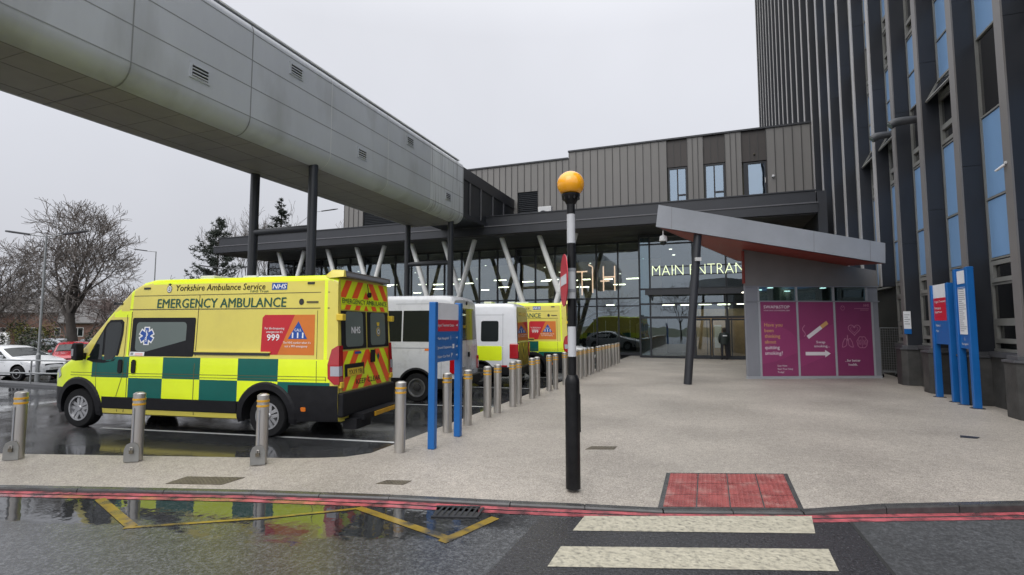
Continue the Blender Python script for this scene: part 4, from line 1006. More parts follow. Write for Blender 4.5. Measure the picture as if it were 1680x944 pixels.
VAN_TOP = [(-1.33, 2.70), (-1.2, 2.76), (2.5, 2.745), (2.72, 2.70), (2.95, 2.58), (3.4, 2.13), (3.95, 1.54), (4.2, 1.33), (4.5, 1.19), (4.8, 1.05), (4.92, .92), (4.98, .74)]
def ambulance(loc, heading, label, full=True):
    g = thing('ambulance', label, 'ambulance', loc, R(heading), 'yellow and green ambulances')
    xs = sorted(set([-1.33, -1.25, -1.19, -1.14, -1.08, -.9, -.7, -.42, -.22, .2, .50, .57, .95, 1.34, 1.8, 2.13, 2.5, 2.72, 2.87, 2.90, 2.96, 3.15, 3.3, 3.46, 3.6, 3.72, 3.85, 3.95, 4.1, 4.2, 4.36, 4.5, 4.65, 4.75, 4.83, 4.88, 4.92, 4.95, 4.98]))
    sh = Shell(xs, VAN_TOP, [(-1.33, .30), (-.5, .28), (4.4, .26), (4.98, .34)], VAN_PLAN, VAN_TUM,
               [.30, .385, .50, .60, .74, .90, .95, 1.1, 1.33, 1.40, 1.7, 2.05, 2.16, 2.2, 2.45, 2.66], .10, amb_paint, 1.025)
    body = sh.build(g, (0, 4.035), .46)
    WD = -1
    # flank details -----------------------------------------------------
    for sg in ((1, -1) if full else (1,)):
        b = MB()
        sh.line(b, [(2.96, 2.19), (-1.18, 2.19)], w=.016, sg=sg); sh.line(b, [(2.9, 2.44), (-1.18, 2.46)], w=.012, sg=sg)
        sh.line(b, [(1.46, 2.44), (1.46, .33)], w=.014, sg=sg); sh.line(b, [(2.9, 2.15), (2.9, .62), (2.98, .33)], w=.014, sg=sg)
        sh.line(b, [(3.0, 2.1), (3.0, 1.0), (3.12, .62), (3.12, .33)], w=.012, sg=sg); sh.line(b, [(3.62, 1.22), (3.62, .98), (3.60, .75)], w=.01, sg=sg)
        for z in (1.035, .985): sh.line(b, [(4.25, z-.01), (-1.12, z+.01)], k='seam', w=.009, sg=sg)
        sh.line(b, [(-1.12, .975), (-1.12, 1.04)], w=.01, sg=sg); sh.line(b, [(-.95, 2.15), (-.95, .93)], w=.01, sg=sg)
        b.build('panel_gaps', g)
    b = MB(); sh.rect(b, 1.50, 2.87, 1.345, 2.04, 'black_plastic', r=.03); fw = b.build('side_window', g)
    b = MB(); sh.rect(b, 1.68, 2.77, 1.43, 1.96, 'frost_glass', off=.007, r=.07); b.build('frosted_pane', fw)
    b = MB(); 
    for kk, (rr_, ww, of) in enumerate(((.165, .062, .0095), (.145, .036, .012))):
        for i in range(3):
            a = R(90+i*60); c_, s_ = math.cos(a), math.sin(a)
            q = [(rr_*c_-ww*s_, rr_*s_+ww*c_), (-rr_*c_-ww*s_, -rr_*s_+ww*c_), (-rr_*c_+ww*s_, -rr_*s_-ww*c_), (rr_*c_+ww*s_, rr_*s_-ww*c_)]
            b.add([sh.P(2.53-x, 1.71+z, of+i*.0003) for x, z in q], [(0, 1, 2, 3)], 'white_vinyl' if kk == 0 else 'nhs_blue')
    q = [sh.P(2.53+x, 1.71+z, .0135) for x, z in ((-.008, -.11), (.008, -.11), (.008, .11), (-.008, .11))]; b.add(q, [(0, 1, 2, 3)], 'white_vinyl'); 
    pr_ = None
    for i in range(7):
        p_ = (.028*math.sin(i*1.2), -.08+i*.026)
        if pr_: sh.line(b, [(2.53+pr_[0], 1.71+pr_[1]), (2.53+p_[0], 1.71+p_[1])], 'white_vinyl', .012, .0142)
        pr_ = p_
    b.build('star_emblem', fw)
    b = MB(); sh.rect(b, 2.55, 2.87, 1.35, 1.42, 'white_vinyl', off=.009); 
    for z in (1.365, 1.387): sh.line(b, [(2.75, z), (2.58, z)], 'chev_red', .008, .0112)
    sh.rect(b, 2.79, 2.85, 1.362, 1.408, 'text_grey', off=.0105); b.build('notice', fw)
    for sg in ((1, -1) if full else (1,)):
        b = MB(); sh.patch(b, [(3.86, 1.26), (3.66, 1.62), (3.46, 1.93), (3.38, 2.0), (3.12, 2.01), (3.06, 1.96), (3.06, 1.75), (3.13, 1.36), (3.22, 1.25), (3.45, 1.21), (3.7, 1.22)], 'black_plastic', off=.002, sg=sg)
        dw = b.build('door_window', g)
        b = MB(); sh.patch(b, [(3.45, 1.26), (3.46, 1.86), (3.38, 1.955), (3.15, 1.965), (3.10, 1.9), (3.11, 1.72), (3.17, 1.36), (3.25, 1.28)], 'car_glass', off=.0045, sg=sg); sh.patch(b, [(3.82, 1.28), (3.66, 1.56), (3.51, 1.81), (3.50, 1.27)], 'car_glass', off=.0045, sg=sg); b.build('pane', dw)
        b = MB(); y = 1.02*sg
        b.M = Matrix.Translation((3.90, y, 1.25)); 
        b.prism([(-.05, 0), (.06, .02), (.08, .24), (.05, .33), (-.04, .32), (-.06, .1)], sg*.05, sg*.20, 'black_plastic', ax='y'); b.box(-.02, .05, *sorted((-.08*sg, .05*sg)), .02, .14, 'black_plastic'); mr_ = b.build('wing_mirror', g, bevel=.02)
        b = MB(); b.M = Matrix.Translation((3.90, y, 1.25)); b.box(.0, .05, *sorted((sg*.201, sg*.208)), .09, .22, 'steel_grey'); b.build('indicator', mr_)
        for hx in (3.06, 2.76):
            b = MB(); sh.rect(b, hx-.045, hx+.045, 1.03, 1.28, 'black_plastic', off=.02, r=.044, sg=sg); b.build('door_handle', g)
    b = MB()
    sh.text(b, 'EMERGENCY AMBULANCE', 2.36, 2.215, .17, 'text_green', width=2.66, bold=.03); b.build('side_lettering', g)
    b = MB(); sh.text(b, 'Yorkshire Ambulance Service', 1.99, 2.525, .115, 'black_plastic', width=1.86, bold=.008, shear=.12); sh.text(b, 'NHS Trust', .42, 2.475, .042, 'text_green', width=.36); b.build('service_name', g)
    b = MB(); sh.rect(b, -.30, .0, 2.515, 2.635, 'nhs_blue', off=.0045); sh.text(b, 'NHS', -.015, 2.535, .08, 'white_vinyl', width=.27, bold=.05, shear=.22, off=.007); b.build('blue_logo', g)
    b = MB()
    for r_, k_, of in ((.07, 'dark_seam', .005), (.058, 'white_vinyl', .006), (.04, 'text_grey', .007), (.028, 'white_vinyl', .008)):
        b.add([sh.P(2.13+r_*math.cos(i*math.pi/10)*.8, 2.56+r_*math.sin(i*math.pi/10), of) for i in range(20)], [tuple(range(20))], k_)
    sh.line(b, [(2.13, 2.53), (2.13, 2.59)], 'text_green', .012, .0095)
    sh.patch(b, [(2.175, 2.66), (2.15, 2.635), (2.11, 2.635), (2.085, 2.66), (2.11, 2.65), (2.13, 2.67), (2.15, 2.65)], 'dark_seam', .005); b.build('crest', g)
    # red and orange helpline panel
    b = MB(); X1, X0, Z0, Z1 = .14, -.90, 1.40, 2.08
    sh.patch(b, [(X1-.05, Z1), (-.50, Z1), (-.19, Z0), (X1, Z0), (X1, Z1-.05)], 'red_vinyl'); sh.patch(b, [(-.50, Z1), (X0, Z1), (X0, Z0), (-.19, Z0)], 'orange_vinyl')
    pn = b.build('helpline_panel', g)
    b = MB(); b.add([sh.P(x, z, .006) for x, z in ((-.38, 1.67), (-.58, 1.97), (-.76, 1.67))], [(0, 1, 2)], 'nhs_blue'); b.build('blue_triangle', pn)
    b = MB(); sh.text(b, 'CALL', -.505, 1.80, .045, 'white_vinyl', width=.14, off=.008, bold=.02); sh.text(b, '111', -.46, 1.685, .095, 'white_vinyl', width=.22, off=.008, bold=.05)
    sh.text(b, '999', .03, 1.64, .11, 'white_vinyl', width=.24, off=.008, bold=.04); sh.text(b, 'For life-threatening', .08, 1.83, .04, 'white_vinyl', width=.38, off=.008); sh.text(b, "emergencies it's", .05, 1.77, .04, 'white_vinyl', width=.32, off=.008)
    sh.text(b, 'The NHS number when it\'s', -.29, 1.59, .038, 'white_vinyl', width=.54, off=.008); sh.text(b, 'not a 999 emergency', -.33, 1.53, .038, 'white_vinyl', width=.44, off=.008); b.build('lettering', pn)
    b = MB(); sh.rect(b, -.04, 1.48, 1.385, 1.43, 'dark_seam', off=.02); sh.rect(b, -.06, 1.46, 1.43, 1.45, 'amb_yellow', off=.026); b.build('door_rail', g)
    for x, z in ((2.62, 2.58), (-.8, 2.62), (3.2, 2.30), (3.02, 2.29)):
        if x == 3.02: continue
        b = MB(); sh.rect(b, x-.07, x+.07, z-.018, z+.018, 'dark_seam', off=.012); b.build('marker_strobe', g)
    b = MB(); b.add([sh.P(-.62+.05*math.cos(i*math.pi/8), 2.30+.055*math.sin(i*math.pi/8), .006) for i in range(16)], [tuple(range(16))], 'vent_dark'); sh.rect(b, -.96, -.73, 2.28, 2.31, 'seam', off=.012); b.build('flue_outlet', g)
    for x in (2.98, 1.07, -.72):
        b = MB(); sh.rect(b, x-.045, x+.045, .47, .54, 'lamp_amber', off=.012, r=.02); b.build('side_marker', g)
    b = MB(); sh.rect(b, .57, 3.44, .40, .585, 'black_plastic', off=.018, r=.04); b.build('rubbing_strip', g)
    for x in (0, 4.035): arch_trim(g, sh, x, .455, .585, 'black_plastic', both=full)
    b = MB(); sh.patch(b, [(4.55, .95), (4.80, .82), (4.88, .9), (4.80, 1.02), (4.62, 1.12)], 'lamp_clear', off=.01); b.build('headlight', g)
    for x in (0, 4.035):
        for y in (.86, -.86): wheel(g, x, y, .36)
    # rear ---------------------------------------------------------------
    xr = lambda z: sh.sx(-1.33, z)
    RF = lambda y, z, l=0: (xr(z)-.006-.003*l, -y, z)          # y to the right as seen from behind... image left = vehicle left
    RF2 = lambda y, z, l=0: (xr(z)-.006-.003*l, y, z)
    b = MB(); b.poly([RF2(.93, .78), RF2(-.93, .78), RF2(-.90, 2.70), RF2(.90, 2.70)], 'amb_yellow')
    chevrons(b, lambda y, z, l=0: RF2(y, z, 1+l), -.86, .86, 2.38, 2.68, .20, 'fluo_yellow', 'chev_red', slope=.75, ph=-.05)
    b.poly([RF2(.86, 2.26, 1), RF2(-.86, 2.26, 1), RF2(-.86, 2.38, 1), RF2(.86, 2.38, 1)], 'fluo_yellow')
    chevrons(b, lambda y, z, l=0: RF2(y, z, 1+l), -.86, .86, 2.17, 2.255, .17, 'fluo_yellow', 'chev_red', slope=.75, ph=.1)
    chevrons(b, lambda y, z, l=0: RF2(y, z, 1+l), -.86, .86, .80, 1.46, .20, 'fluo_yellow', 'chev_red', slope=.75, ph=-.1)
    rd = b.build('rear_doors', g)
    b = MB(); b.text('EMERGENCY AMBULANCE', lambda u, v: RF2(.83-u, 2.28+v, 3), .085, 'text_green', width=1.66, bold=.02); b.build('rear_lettering', rd)
    b = MB(); b.text('KEEP CLEAR', lambda u, v: RF2(.42-u, .87+v, 3.4), .09, 'dark_seam', width=.90, bold=.02); b.build('rear_lettering', rd)
    for sg in (1, -1):
        b = MB(); a, c = sorted((sg*.02, sg*.88)); b.poly([RF2(a, 1.49, 1.6), RF2(c, 1.49, 1.6), RF2(c, 2.15, 1.6), RF2(a, 2.15, 1.6)], 'black_plastic'); rw = b.build('rear_window', rd)
        b = MB(); cy = sg*.44; r_ = .07; pts = []
        for yy, zz, a0 in ((.23, 2.07, 0), (-.23, 2.07, 90), (-.23, 1.60, 180), (.23, 1.60, 270)):
            for i in range(4): q = R(a0+i*30); pts.append(RF2(cy+yy+r_*math.cos(q), zz+r_*math.sin(q)-.0, 3))
        b.poly(pts, 'frost_glass'); b.build('pane', rw)
        b = MB()
        if sg > 0: b.text('NHS', lambda u, v: RF2(.56-u, 1.76+v, 5), .12, 'white_vinyl', width=.30, bold=.04)
        else:
            for r_, k_, l in ((.085, 'plate_yellow', 4), (.07, 'text_grey', 5), (.045, 'plate_white', 6), (.025, 'text_green', 7)): b.poly([RF2(-.44+r_*math.cos(i*math.pi/9), 1.78+r_*math.sin(i*math.pi/9), l) for i in range(18)], k_)
            b.poly([RF2(-.50, 1.96, 4), RF2(-.38, 1.96, 4), RF2(-.40, 1.89, 4), RF2(-.48, 1.89, 4)], 'plate_yellow')
        b.build('window_emblem', rw)
        b = MB(); b.box(-1.38, -1.26, *sorted((sg*.87, sg*.98)), 1.98, 2.09, 'plate_yellow'); b.build('hinge', rd, bevel=.01)
        b = MB(); b.box(-1.38, -1.30, *sorted((sg*.87, sg*.97)), .86, .96, 'plate_yellow'); b.build('hinge', rd, bevel=.01)
        # tail lamp wraps round the corner
        b = MB(); pts = [(1.56, -.05), (1.50, .10), (1.25, .17), (1.02, .17), (.92, .06)]
        def tl(z, dx): 
            w_ = sh.W(-1.33+dx, z)+.014; return (xr(z)+dx, sg*w_, z)
        for (z0, d0), (z1, d1) in zip(pts, pts[1:]):
            k_ = 'lamp_red' if z1 > 1.24 or z1 < 1.03 else 'lamp_red'
            b.add([tl(z0, max(.0, d0)), tl(z1, max(.0, d1)), (xr(z1)-.025, sg*(sh.W(-1.33, z1)+.012), z1), (xr(z0)-.025, sg*(sh.W(-1.33, z0)+.012), z0), (xr(z0)-.025, sg*.86, z0), (xr(z1)-.025, sg*.86, z1)], [(0, 1, 2, 3), (3, 2, 5, 4)], k_)
        tlm = b.build('tail_light', g)
        b = MB(); z0, z1 = 1.06, 1.22
        b.add([tl(z0, .13), tl(z1, .13), (xr(z1)-.03, sg*(sh.W(-1.33, z1)+.018), z1), (xr(z0)-.03, sg*(sh.W(-1.33, z0)+.018), z0), (xr(z0)-.03, sg*.90, z0), (xr(z1)-.03, sg*.90, z1)], [(0, 1, 2, 3), (3, 2, 5, 4)], 'lamp_clear'); b.build('reversing_lamp', tlm)
    b = MB()
    b.poly([RF2(.80, 1.03, 4), RF2(.14, 1.03, 4), RF2(.14, 1.24, 4), RF2(.80, 1.24, 4)], 'black_plastic'); b.poly([RF2(.72, 1.03, 5), RF2(.18, 1.03, 5), RF2(.18, 1.165, 5), RF2(.72, 1.165, 5)], 'plate_yellow'); b.text('YX19 YBJ', lambda u, v: RF2(.68-u, 1.06+v, 6), .08, 'dark_seam', width=.46, bold=.02); b.build('number_plate', rd)
    b = MB(); b.box(-1.36, -1.335, -.24, -.10, 1.22, 1.45, 'black_plastic'); b.build('door_latch', rd)
    b = MB(); b.poly([RF2(-.36, 1.32, 5), RF2(-.41, 1.39, 5), RF2(-.46, 1.32, 5), RF2(-.41, 1.25, 5)], 'amb_green'); b.build('green_diamond', rd)
    b = MB(); b.poly([RF2(.46, 1.40, 5), RF2(.24, 1.40, 5), RF2(.24, 1.44, 5), RF2(.46, 1.44, 5)], 'nhs_blue'); b.build('blue_label', rd)
    b = MB(); b.lathe([(.0, 0), (.05, 0), (.05, .04), (0, .06)], 12, 'black_plastic', axis='x', c=(-1.36, .0, 2.46)); b.tube([(-1.33, 0, 2.46), (-1.31, .03, 2.66)], .008, 6, 'black_plastic'); b.build('rear_camera', rd)
    b = MB(); b.box(-1.33, -1.10, -.86, .86, 2.725, 2.83, 'grey_bar'); b.box(-1.335, -1.325, -.8, .8, 2.745, 2.80, 'text_grey'); b.add([(-1.36, .86, 2.72), (-1.1, .86, 2.72), (-1.0, .86, 2.76), (-1.1, .86, 2.85), (-1.34, .86, 2.84), (-1.36, .95, 2.72), (-1.1, .95, 2.70), (-1.0, .92, 2.74), (-1.1, .9, 2.83), (-1.34, .9, 2.83)], [(0, 1, 2, 3, 4), (9, 8, 7, 6, 5), (0, 5, 6, 1), (1, 6, 7, 2), (2, 7, 8, 3), (3, 8, 9, 4), (4, 9, 5, 0)], 'amb_yellow'); b.build('light_bar', g)
    b = MB(); b.box(-1.42, -1.20, -.97, .97, .38, .78, 'black_plastic'); b.build('rear_bumper', g, bevel=.03)
    b = MB(); b.box(-1.62, -1.25, -.72, .62, .30, .40, 'black_plastic'); b.box(-1.64, -1.62, -.70, .25, .31, .385, 'band_yellow'); b.box(-1.55, -1.3, .25, .75, .16, .33, 'black_plastic'); b.build('rear_step', g)
    b = MB(); b.tube([(-1.2, .3, .22), (-1.35, .3, .2), (-1.42, .3, .25), (-1.40, .3, .3)], .03, 8, 'steel_grey'); b.box(-1.2, 4.2, -.55, .55, .22, .32, 'rubber'); b.tube([(-.0, -.75, .36), (0, .75, .36)], .06, 8, 'rubber'); b.tube([(4.035, -.75, .36), (4.035, .75, .36)], .05, 8, 'rubber'); b.build('chassis', g)
    for x, w2, h_ in ((1.95, .16, .09), (1.0, .14, .07), (.55, .26, .06)):
        b = MB(); b.prism([(x-w2, -.3), (x+w2, -.3), (x+w2, .3), (x-w2, .3)], 2.77, 2.78+h_, 'cam_white'); b.build('roof_vent', g, bevel=.02)
    b = MB(); sh.rect(b, 3.26, 3.34, 2.28, 2.33, 'black_plastic', off=.01); b.box(3.14, 3.26, .62, .76, 2.42, 2.50, 'black_plastic'); b.box(3.14, 3.26, -.76, -.62, 2.42, 2.50, 'black_plastic'); b.build('roof_beacon', g)
    return g
ambulance((-7.20, 7.86, RZ), 188.2, 'large yellow and green emergency ambulance in the foreground behind the three short bollards')
ambulance((-6.32, 19.55, RZ), 188, 'yellow and green ambulance mostly hidden behind the white vans, near the striped beacon pole', full=False)

def van(name, label, loc, heading, paint, dims, extra, wheel_kw={}, group='white passenger vans'):
    g = thing(name, label, 'van', loc, R(heading), group)
    f, rr_, H, hw, r = dims             # front end, rear end, roof height, half width, tyre radius
    k = H/2.74
    top = [(x if x > 2 else x, z*k) for x, z in VAN_TOP]
    sx_ = (f-2.5)/(4.98-2.5)
    top = [(rr_, H*.955), (rr_+.08, H*.985), (rr_+.3, H)]+[(2.5+(x-2.5)*sx_, z*k) for x, z in VAN_TOP[2:]]
    plan = [(rr_, .955), (rr_+.06, .978), (rr_+.2, .995), (rr_+.5, 1)]+[(2.5+(x-2.5)*sx_, q) for x, q in VAN_PLAN[3:]]
    xs = sorted(set([rr_, rr_+.04, rr_+.08, rr_+.15, rr_+.25, rr_+.4]+rangef(rr_+.7, 2.4, 6)+[2.5+(x-2.5)*sx_ for x in (2.72, 2.95, 3.2, 3.4, 3.7, 3.95, 4.1, 4.2, 4.35, 4.5, 4.65, 4.75, 4.83, 4.88, 4.92, 4.95, 4.98)]))
    tum = [(.2, .94), (.4, .985), (.62, 1), (1.25, .995), (1.34, .982), (2.3, .94), (H, .90)]
    sh = Shell(xs, top, [(rr_, .34), (f, .28)], plan, tum, [.34, .45, .60, .62, .8, .95, 1.25, 1.34, 1.6, 2.0, 2.3, 2.45], .13, paint, hw, lean=.07, leanx=rr_+.6)
    wb = 3.75*sx_ if f < 4.9 else 3.75
    sh.build(g, (0, wb), r+.09)
    for x in (0, wb):
        for y in (hw-.15, -hw+.15): wheel(g, x, y, r, **wheel_kw)
        arch_trim(g, sh, x, r+.085, r+.14, 'black_plastic', zc=r, off=.012)
    extra(g, sh, lambda y, z, l=0: (sh.sx(rr_, z)-.006-.003*l, y, z), rr_)
    return g
def mini_paint(x, y, z): return 'black_plastic' if z < .58 else 'van_silver'
def mini_extra(g, sh, RFn, rr_):
    for x0, x1 in ((-.62, .38), (.42, 1.45), (1.49, 2.5)):
        b = MB(); sh.rect(b, x0, x1, 1.50, 2.28, 'car_glass', r=.02); b.build('side_window', g)
    b = MB(); sh.patch(b, [(3.5, 1.36), (3.25, 1.8), (2.95, 2.15), (2.7, 2.2), (2.62, 1.9), (2.7, 1.36)], 'car_glass'); b.build('door_window', g)
    b = MB(); b.poly([RFn(y, z, 1) for y, z in ((.86, 1.52), (-.86, 1.52), (-.88, 1.62), (-.80, 2.30), (-.72, 2.36), (.72, 2.36), (.80, 2.30), (.88, 1.62))], 'car_glass'); b.build('rear_window', g)
    b = MB()
    for y in (0,): b.poly([RFn(y-.008, .62, 1), RFn(y+.008, .62, 1), RFn(y+.008, 1.52, 1), RFn(y-.008, 1.52, 1)], 'dark_seam'); b.poly([RFn(y-.008, 1.52, 2), RFn(y+.008, 1.52, 2), RFn(y+.008, 2.36, 2), RFn(y-.008, 2.36, 2)], 'dark_seam')
    sh.line(b, [(-.70, 1.34), (3.6, 1.34)], 'text_grey', .02); sh.line(b, [(-.66, 1.34), (-.66, .6)], 'text_grey', .012); sh.line(b, [(.6, 2.45), (-.9, 2.45)], 'text_grey', .012); sh.line(b, [(1.4, .62), (1.4, 1.36)], 'text_grey', .012); b.build('panel_gaps', g)
    for sg in (1, -1):
        b = MB(); y0, y1 = sorted((sg*.90, sg*(sh.hw+.008)))
        b.box(rr_-.02, rr_+.12, y0, y1, .72, 1.08, 'lamp_red'); b.build('tail_light', g, bevel=.015)
    b = MB(); b.box(rr_-.1, rr_+.15, -.98, .98, .36, .60, 'black_plastic'); b.build('rear_bumper', g, bevel=.03)
    b = MB(); b.box(rr_-.112, rr_-.102, -.14, .40, .46, .57, 'plate_yellow'); b.text('YJ18 UZO', lambda u, v: (rr_-.114, .36-u, .485+v), .06, 'dark_seam', width=.44); b.build('number_plate', g)
    b = MB(); b.box(rr_-.03, rr_+.04, -.16, -.10, 1.08, 1.2, 'black_plastic'); b.box(rr_-.02, rr_+.04, -.55, -.47, .68, .72, 'text_grey'); b.build('door_handle', g)
    b = MB(); b.box(rr_+.08, rr_+.14, -.35, .35, 2.50, 2.56, 'lamp_red'); b.lathe([(0, 0), (.05, .0), (.05, .05), (0, .07)], 10, 'black_plastic', axis='x', c=(rr_+.04, -.1, 2.5)); b.build('brake_lamp', g)
    b = MB(); b.box(rr_-.02, rr_+.04, .18, .62, .80, .84, 'text_grey'); b.build('badge_strip', g)
    b = MB(); sh.rect(b, -.36, -.22, 1.28, 1.33, 'lamp_amber', off=.01); b.build('side_marker', g)
    b = MB(); b.box(-.8, 4.2, -.6, .6, .26, .36, 'rubber'); b.build('chassis', g)
van('minibus', 'silver white minibus with long dark windows parked behind the blue direction sign', (-6.98, 12.35, RZ), 188, mini_paint, (4.75, -1.0, 2.66, 1.03, .36), mini_extra, dict(spokes=0, rim='steel_grey'))
def pts_paint(x, y, z):
    if z < .55: return 'black_plastic'
    return 'van_white'
def pts_extra(g, sh, RFn, rr_):
    for x0, x1 in ((-.60, -.02), (.6, 1.5), (1.6, 2.5)):
        b = MB(); sh.rect(b, x0, x1, 1.40, 2.06, 'car_glass', r=.06); b.build('side_window', g)
    b = MB(); sh.patch(b, [(3.4, 1.36), (3.2, 1.7), (2.95, 2.05), (2.72, 2.1), (2.65, 1.9), (2.7, 1.36)], 'car_glass'); b.build('door_window', g)
    b = MB(); sh.rect(b, -.72, 3.3, .80, 1.26, 'fluo_yellow', r=.05); b.build('reflective_panel', g)
    b = MB(); b.poly([RFn(y, z, 1) for y, z in ((.82, 2.05), (-.82, 2.05), (-.74, 2.50), (.74, 2.50))], 'steel_grey'); b.poly([RFn(y, z, 1) for y, z in ((.85, 1.38), (-.85, 1.38), (-.80, 2.05), (.80, 2.05))], 'car_glass'); b.build('rear_window', g)
    b = MB(); chevrons(b, lambda y, z, l=0: RFn(y, z, 1+l), -.84, .84, .6, 1.36, .11, 'plate_yellow', 'dark_seam', slope=.6); b.build('chevron_panel', g)
    b = MB(); b.text('AMBULANCE', lambda u, v: RFn(.6-u, 2.22+v, 3), .13, 'lamp_red', width=1.2, bold=.03); b.build('rear_lettering', g)
    for sg in (1, -1):
        b = MB(); y0, y1 = sorted((sg*.86, sg*(sh.hw+.008))); b.box(rr_-.03, rr_+.26, y0, y1, .86, 1.34, 'lamp_red'); b.build('tail_light', g, bevel=.03)
        b = MB(); b.box(rr_-.12, rr_-.05, *sorted((sg*.75, sg*1.0)), .42, .52, 'lamp_clear'); b.build('bumper_lamp', g)
    b = MB(); b.box(rr_-.12, rr_+.2, -1.0, 1.0, .36, .58, 'black_plastic'); sh.rect(b, -.9, -.65, .60, .66, 'lamp_red', off=.01); b.build('rear_bumper', g, bevel=.03)
    b = MB(); sh.line(b, [(-.75, 2.3), (-.75, .6)], 'text_grey', .012); sh.line(b, [(2.4, 2.25), (-.8, 2.25)], 'text_grey', .012); b.build('panel_gaps', g)
    b = MB(); b.box(-.8, 3.9, -.6, .6, .26, .36, 'rubber'); b.build('chassis', g)
van('patient_van', 'white van with bright yellow side panel between minibus and far ambulance', (-7.0, 16.25, RZ), 188, pts_paint, (4.4, -1.22, 2.62, 1.0, .34), pts_extra, dict(spokes=0, rim='steel_grey'))

# ---- cars
def car(label, loc, heading, paint_k, scale=1., plate='white', estate=False, detail=True, body_name='car'):
    g = thing('parked_car', label, 'car', loc, R(heading), 'parked cars')
    top = [(-.78, .70), (-.76, .86), (-.66, 1.02), (-.38, 1.30), (.0, 1.43), (.6, 1.475), (1.2, 1.45), (1.55, 1.36), (2.2, 1.03), (2.4, .985), (3.0, .88), (3.25, .80), (3.42, .70), (3.5, .55)]
    if estate: top = [(-.85, .70), (-.83, .95), (-.74, 1.15), (-.55, 1.42), (.0, 1.50), (.6, 1.52), (1.2, 1.48), (1.6, 1.36), (2.25, 1.03), (2.45, .99), (3.0, .90), (3.25, .82), (3.42, .70), (3.5, .55)]
    plan = [(-.85, .80), (-.7, .90), (-.4, .97), (.4, 1), (2.4, 1), (2.9, .96), (3.2, .86), (3.4, .70), (3.5, .52)]
    tum = [(.2, .93), (.4, .98), (.6, 1), (.86, .985), (.93, .95), (1.2, .84), (1.5, .70)]
    def paint(x, y, z):
        if z < .26: return 'black_plastic'
        tz_ = lerp(top, x)
        if 1.48 < x < 2.26 and z > lerp([(1.48, 1.2), (2.26, .8)], x) and abs(y) < lerp([(1.48, .60), (2.26, .74)], x) and z > tz_-.05: return 'car_glass'
        if -.66 < x < -.1 and z > 1.0 and abs(y) < .58 and z > tz_-.05: return 'car_glass'
        return paint_k
    xs = sorted(set([p for p, _ in top]+rangef(-.5, 3.3, 22)))
    sh = Shell(xs, top, [(-.85, .3), (0, .2), (3.0, .18), (3.5, .26)], plan, tum, [.26, .4, .6, .75, .86, .93, 1.05, 1.2, 1.3], .09, paint, .91, lean=0)
    sh.build(g, (0, 2.65), .36)
    for sg in (1, -1):
        b = MB(); sh.patch(b, [(2.05, .96), (1.62, 1.22), (1.35, 1.34), (1.18, 1.37), (1.14, .95)], 'car_glass', sg=sg); sh.patch(b, [(1.06, .95), (1.1, 1.37), (.5, 1.38), (.22, 1.33), (.26, .95)], 'car_glass', sg=sg); sh.patch(b, [(.18, .96), (.14, 1.30), (-.2, 1.15), (-.36, 1.02)], 'car_glass', sg=sg); b.build('side_windows', g)
        b = MB(); sh.line(b, [(2.06, .93), (2.0, .35), (.3, .32), (.2, .5)], 'dark_seam', .012, sg=sg); sh.line(b, [(1.1, .93), (1.1, .32)], 'dark_seam', .012, sg=sg); sh.line(b, [(2.0, .78), (.0, .80)], 'dark_seam', .006, sg=sg); b.build('door_gaps', g)
        b = MB(); b.box(1.78, 1.95, *sorted((sg*.90, sg*1.06)), .96, 1.10, paint_k if detail else 'black_plastic'); b.build('wing_mirror', g, bevel=.03)
        b = MB(); sh.patch(b, [(2.85, .72), (2.78, .80), (3.05, .80), (3.32, .69), (3.36, .62), (3.2, .62)], 'lamp_clear', off=.006, sg=sg); b.build('headlight', g)
        b = MB(); sh.patch(b, [(-.42, .85), (-.5, .96), (-.68, .93), (-.70, .72), (-.6, .72)], 'lamp_red', off=.006, sg=sg); b.build('tail_light', g)
        for x in (0, 2.65): wheel(g, x, sg*.79, .315, wd=.2)
    # nose
    fn = lambda y, z, l=0: (3.5+.012+.003*l-.18*abs(y)**2+ (0 if z < .55 else -.25*(z-.55)), y, z)
    b = MB()
    b.poly([fn(y, z) for y, z in ((-.42, .60), (.42, .60), (.38, .70), (-.38, .70))], 'black_plastic'); b.box(3.44, 3.51, -.38, .38, .30, .44, 'black_plastic')
    for sg in (1, -1): b.prism([(3.15, sg*.80), (3.36, sg*.62), (3.42, sg*.5), (3.1, sg*.5)], .32, .46, 'black_plastic')
    b.build('grille', g)
    b = MB(); b.box(3.515, 3.53, -.26, .26, .45, .56, 'plate_white'); b.text('YK13 LHV', lambda u, v: (3.532, -.22+u, .475+v), .06, 'dark_seam', width=.44); b.build('number_plate', g)
    b = MB(); b.box(-.5, 3.2, -.6, .6, .2, .3, 'rubber'); b.build('chassis', g)
    return g
car('white hatchback parked behind the low metal railing, nose towards the ambulance', (-30.5, 13.75, gz(-30)), 12, 'van_white')
car('red hatchback parked behind the white one, half hidden by the railing', (-33.6, 18.8, gz(-33)), -28, 'car_red')
car('silver estate car in the row behind the red hatchback', (-42.0, 22.0, gz(-40)), 12, 'car_silver', estate=True)
car('pale silver car farther right in the back row, its roof showing above the red bonnet', (-40.8, 24.2, gz(-40)), 5, 'car_silver', estate=True)
car('white car behind the bollards in front of the entrance glazing', (-8.45, 23.6, RZ), 8, 'van_white')
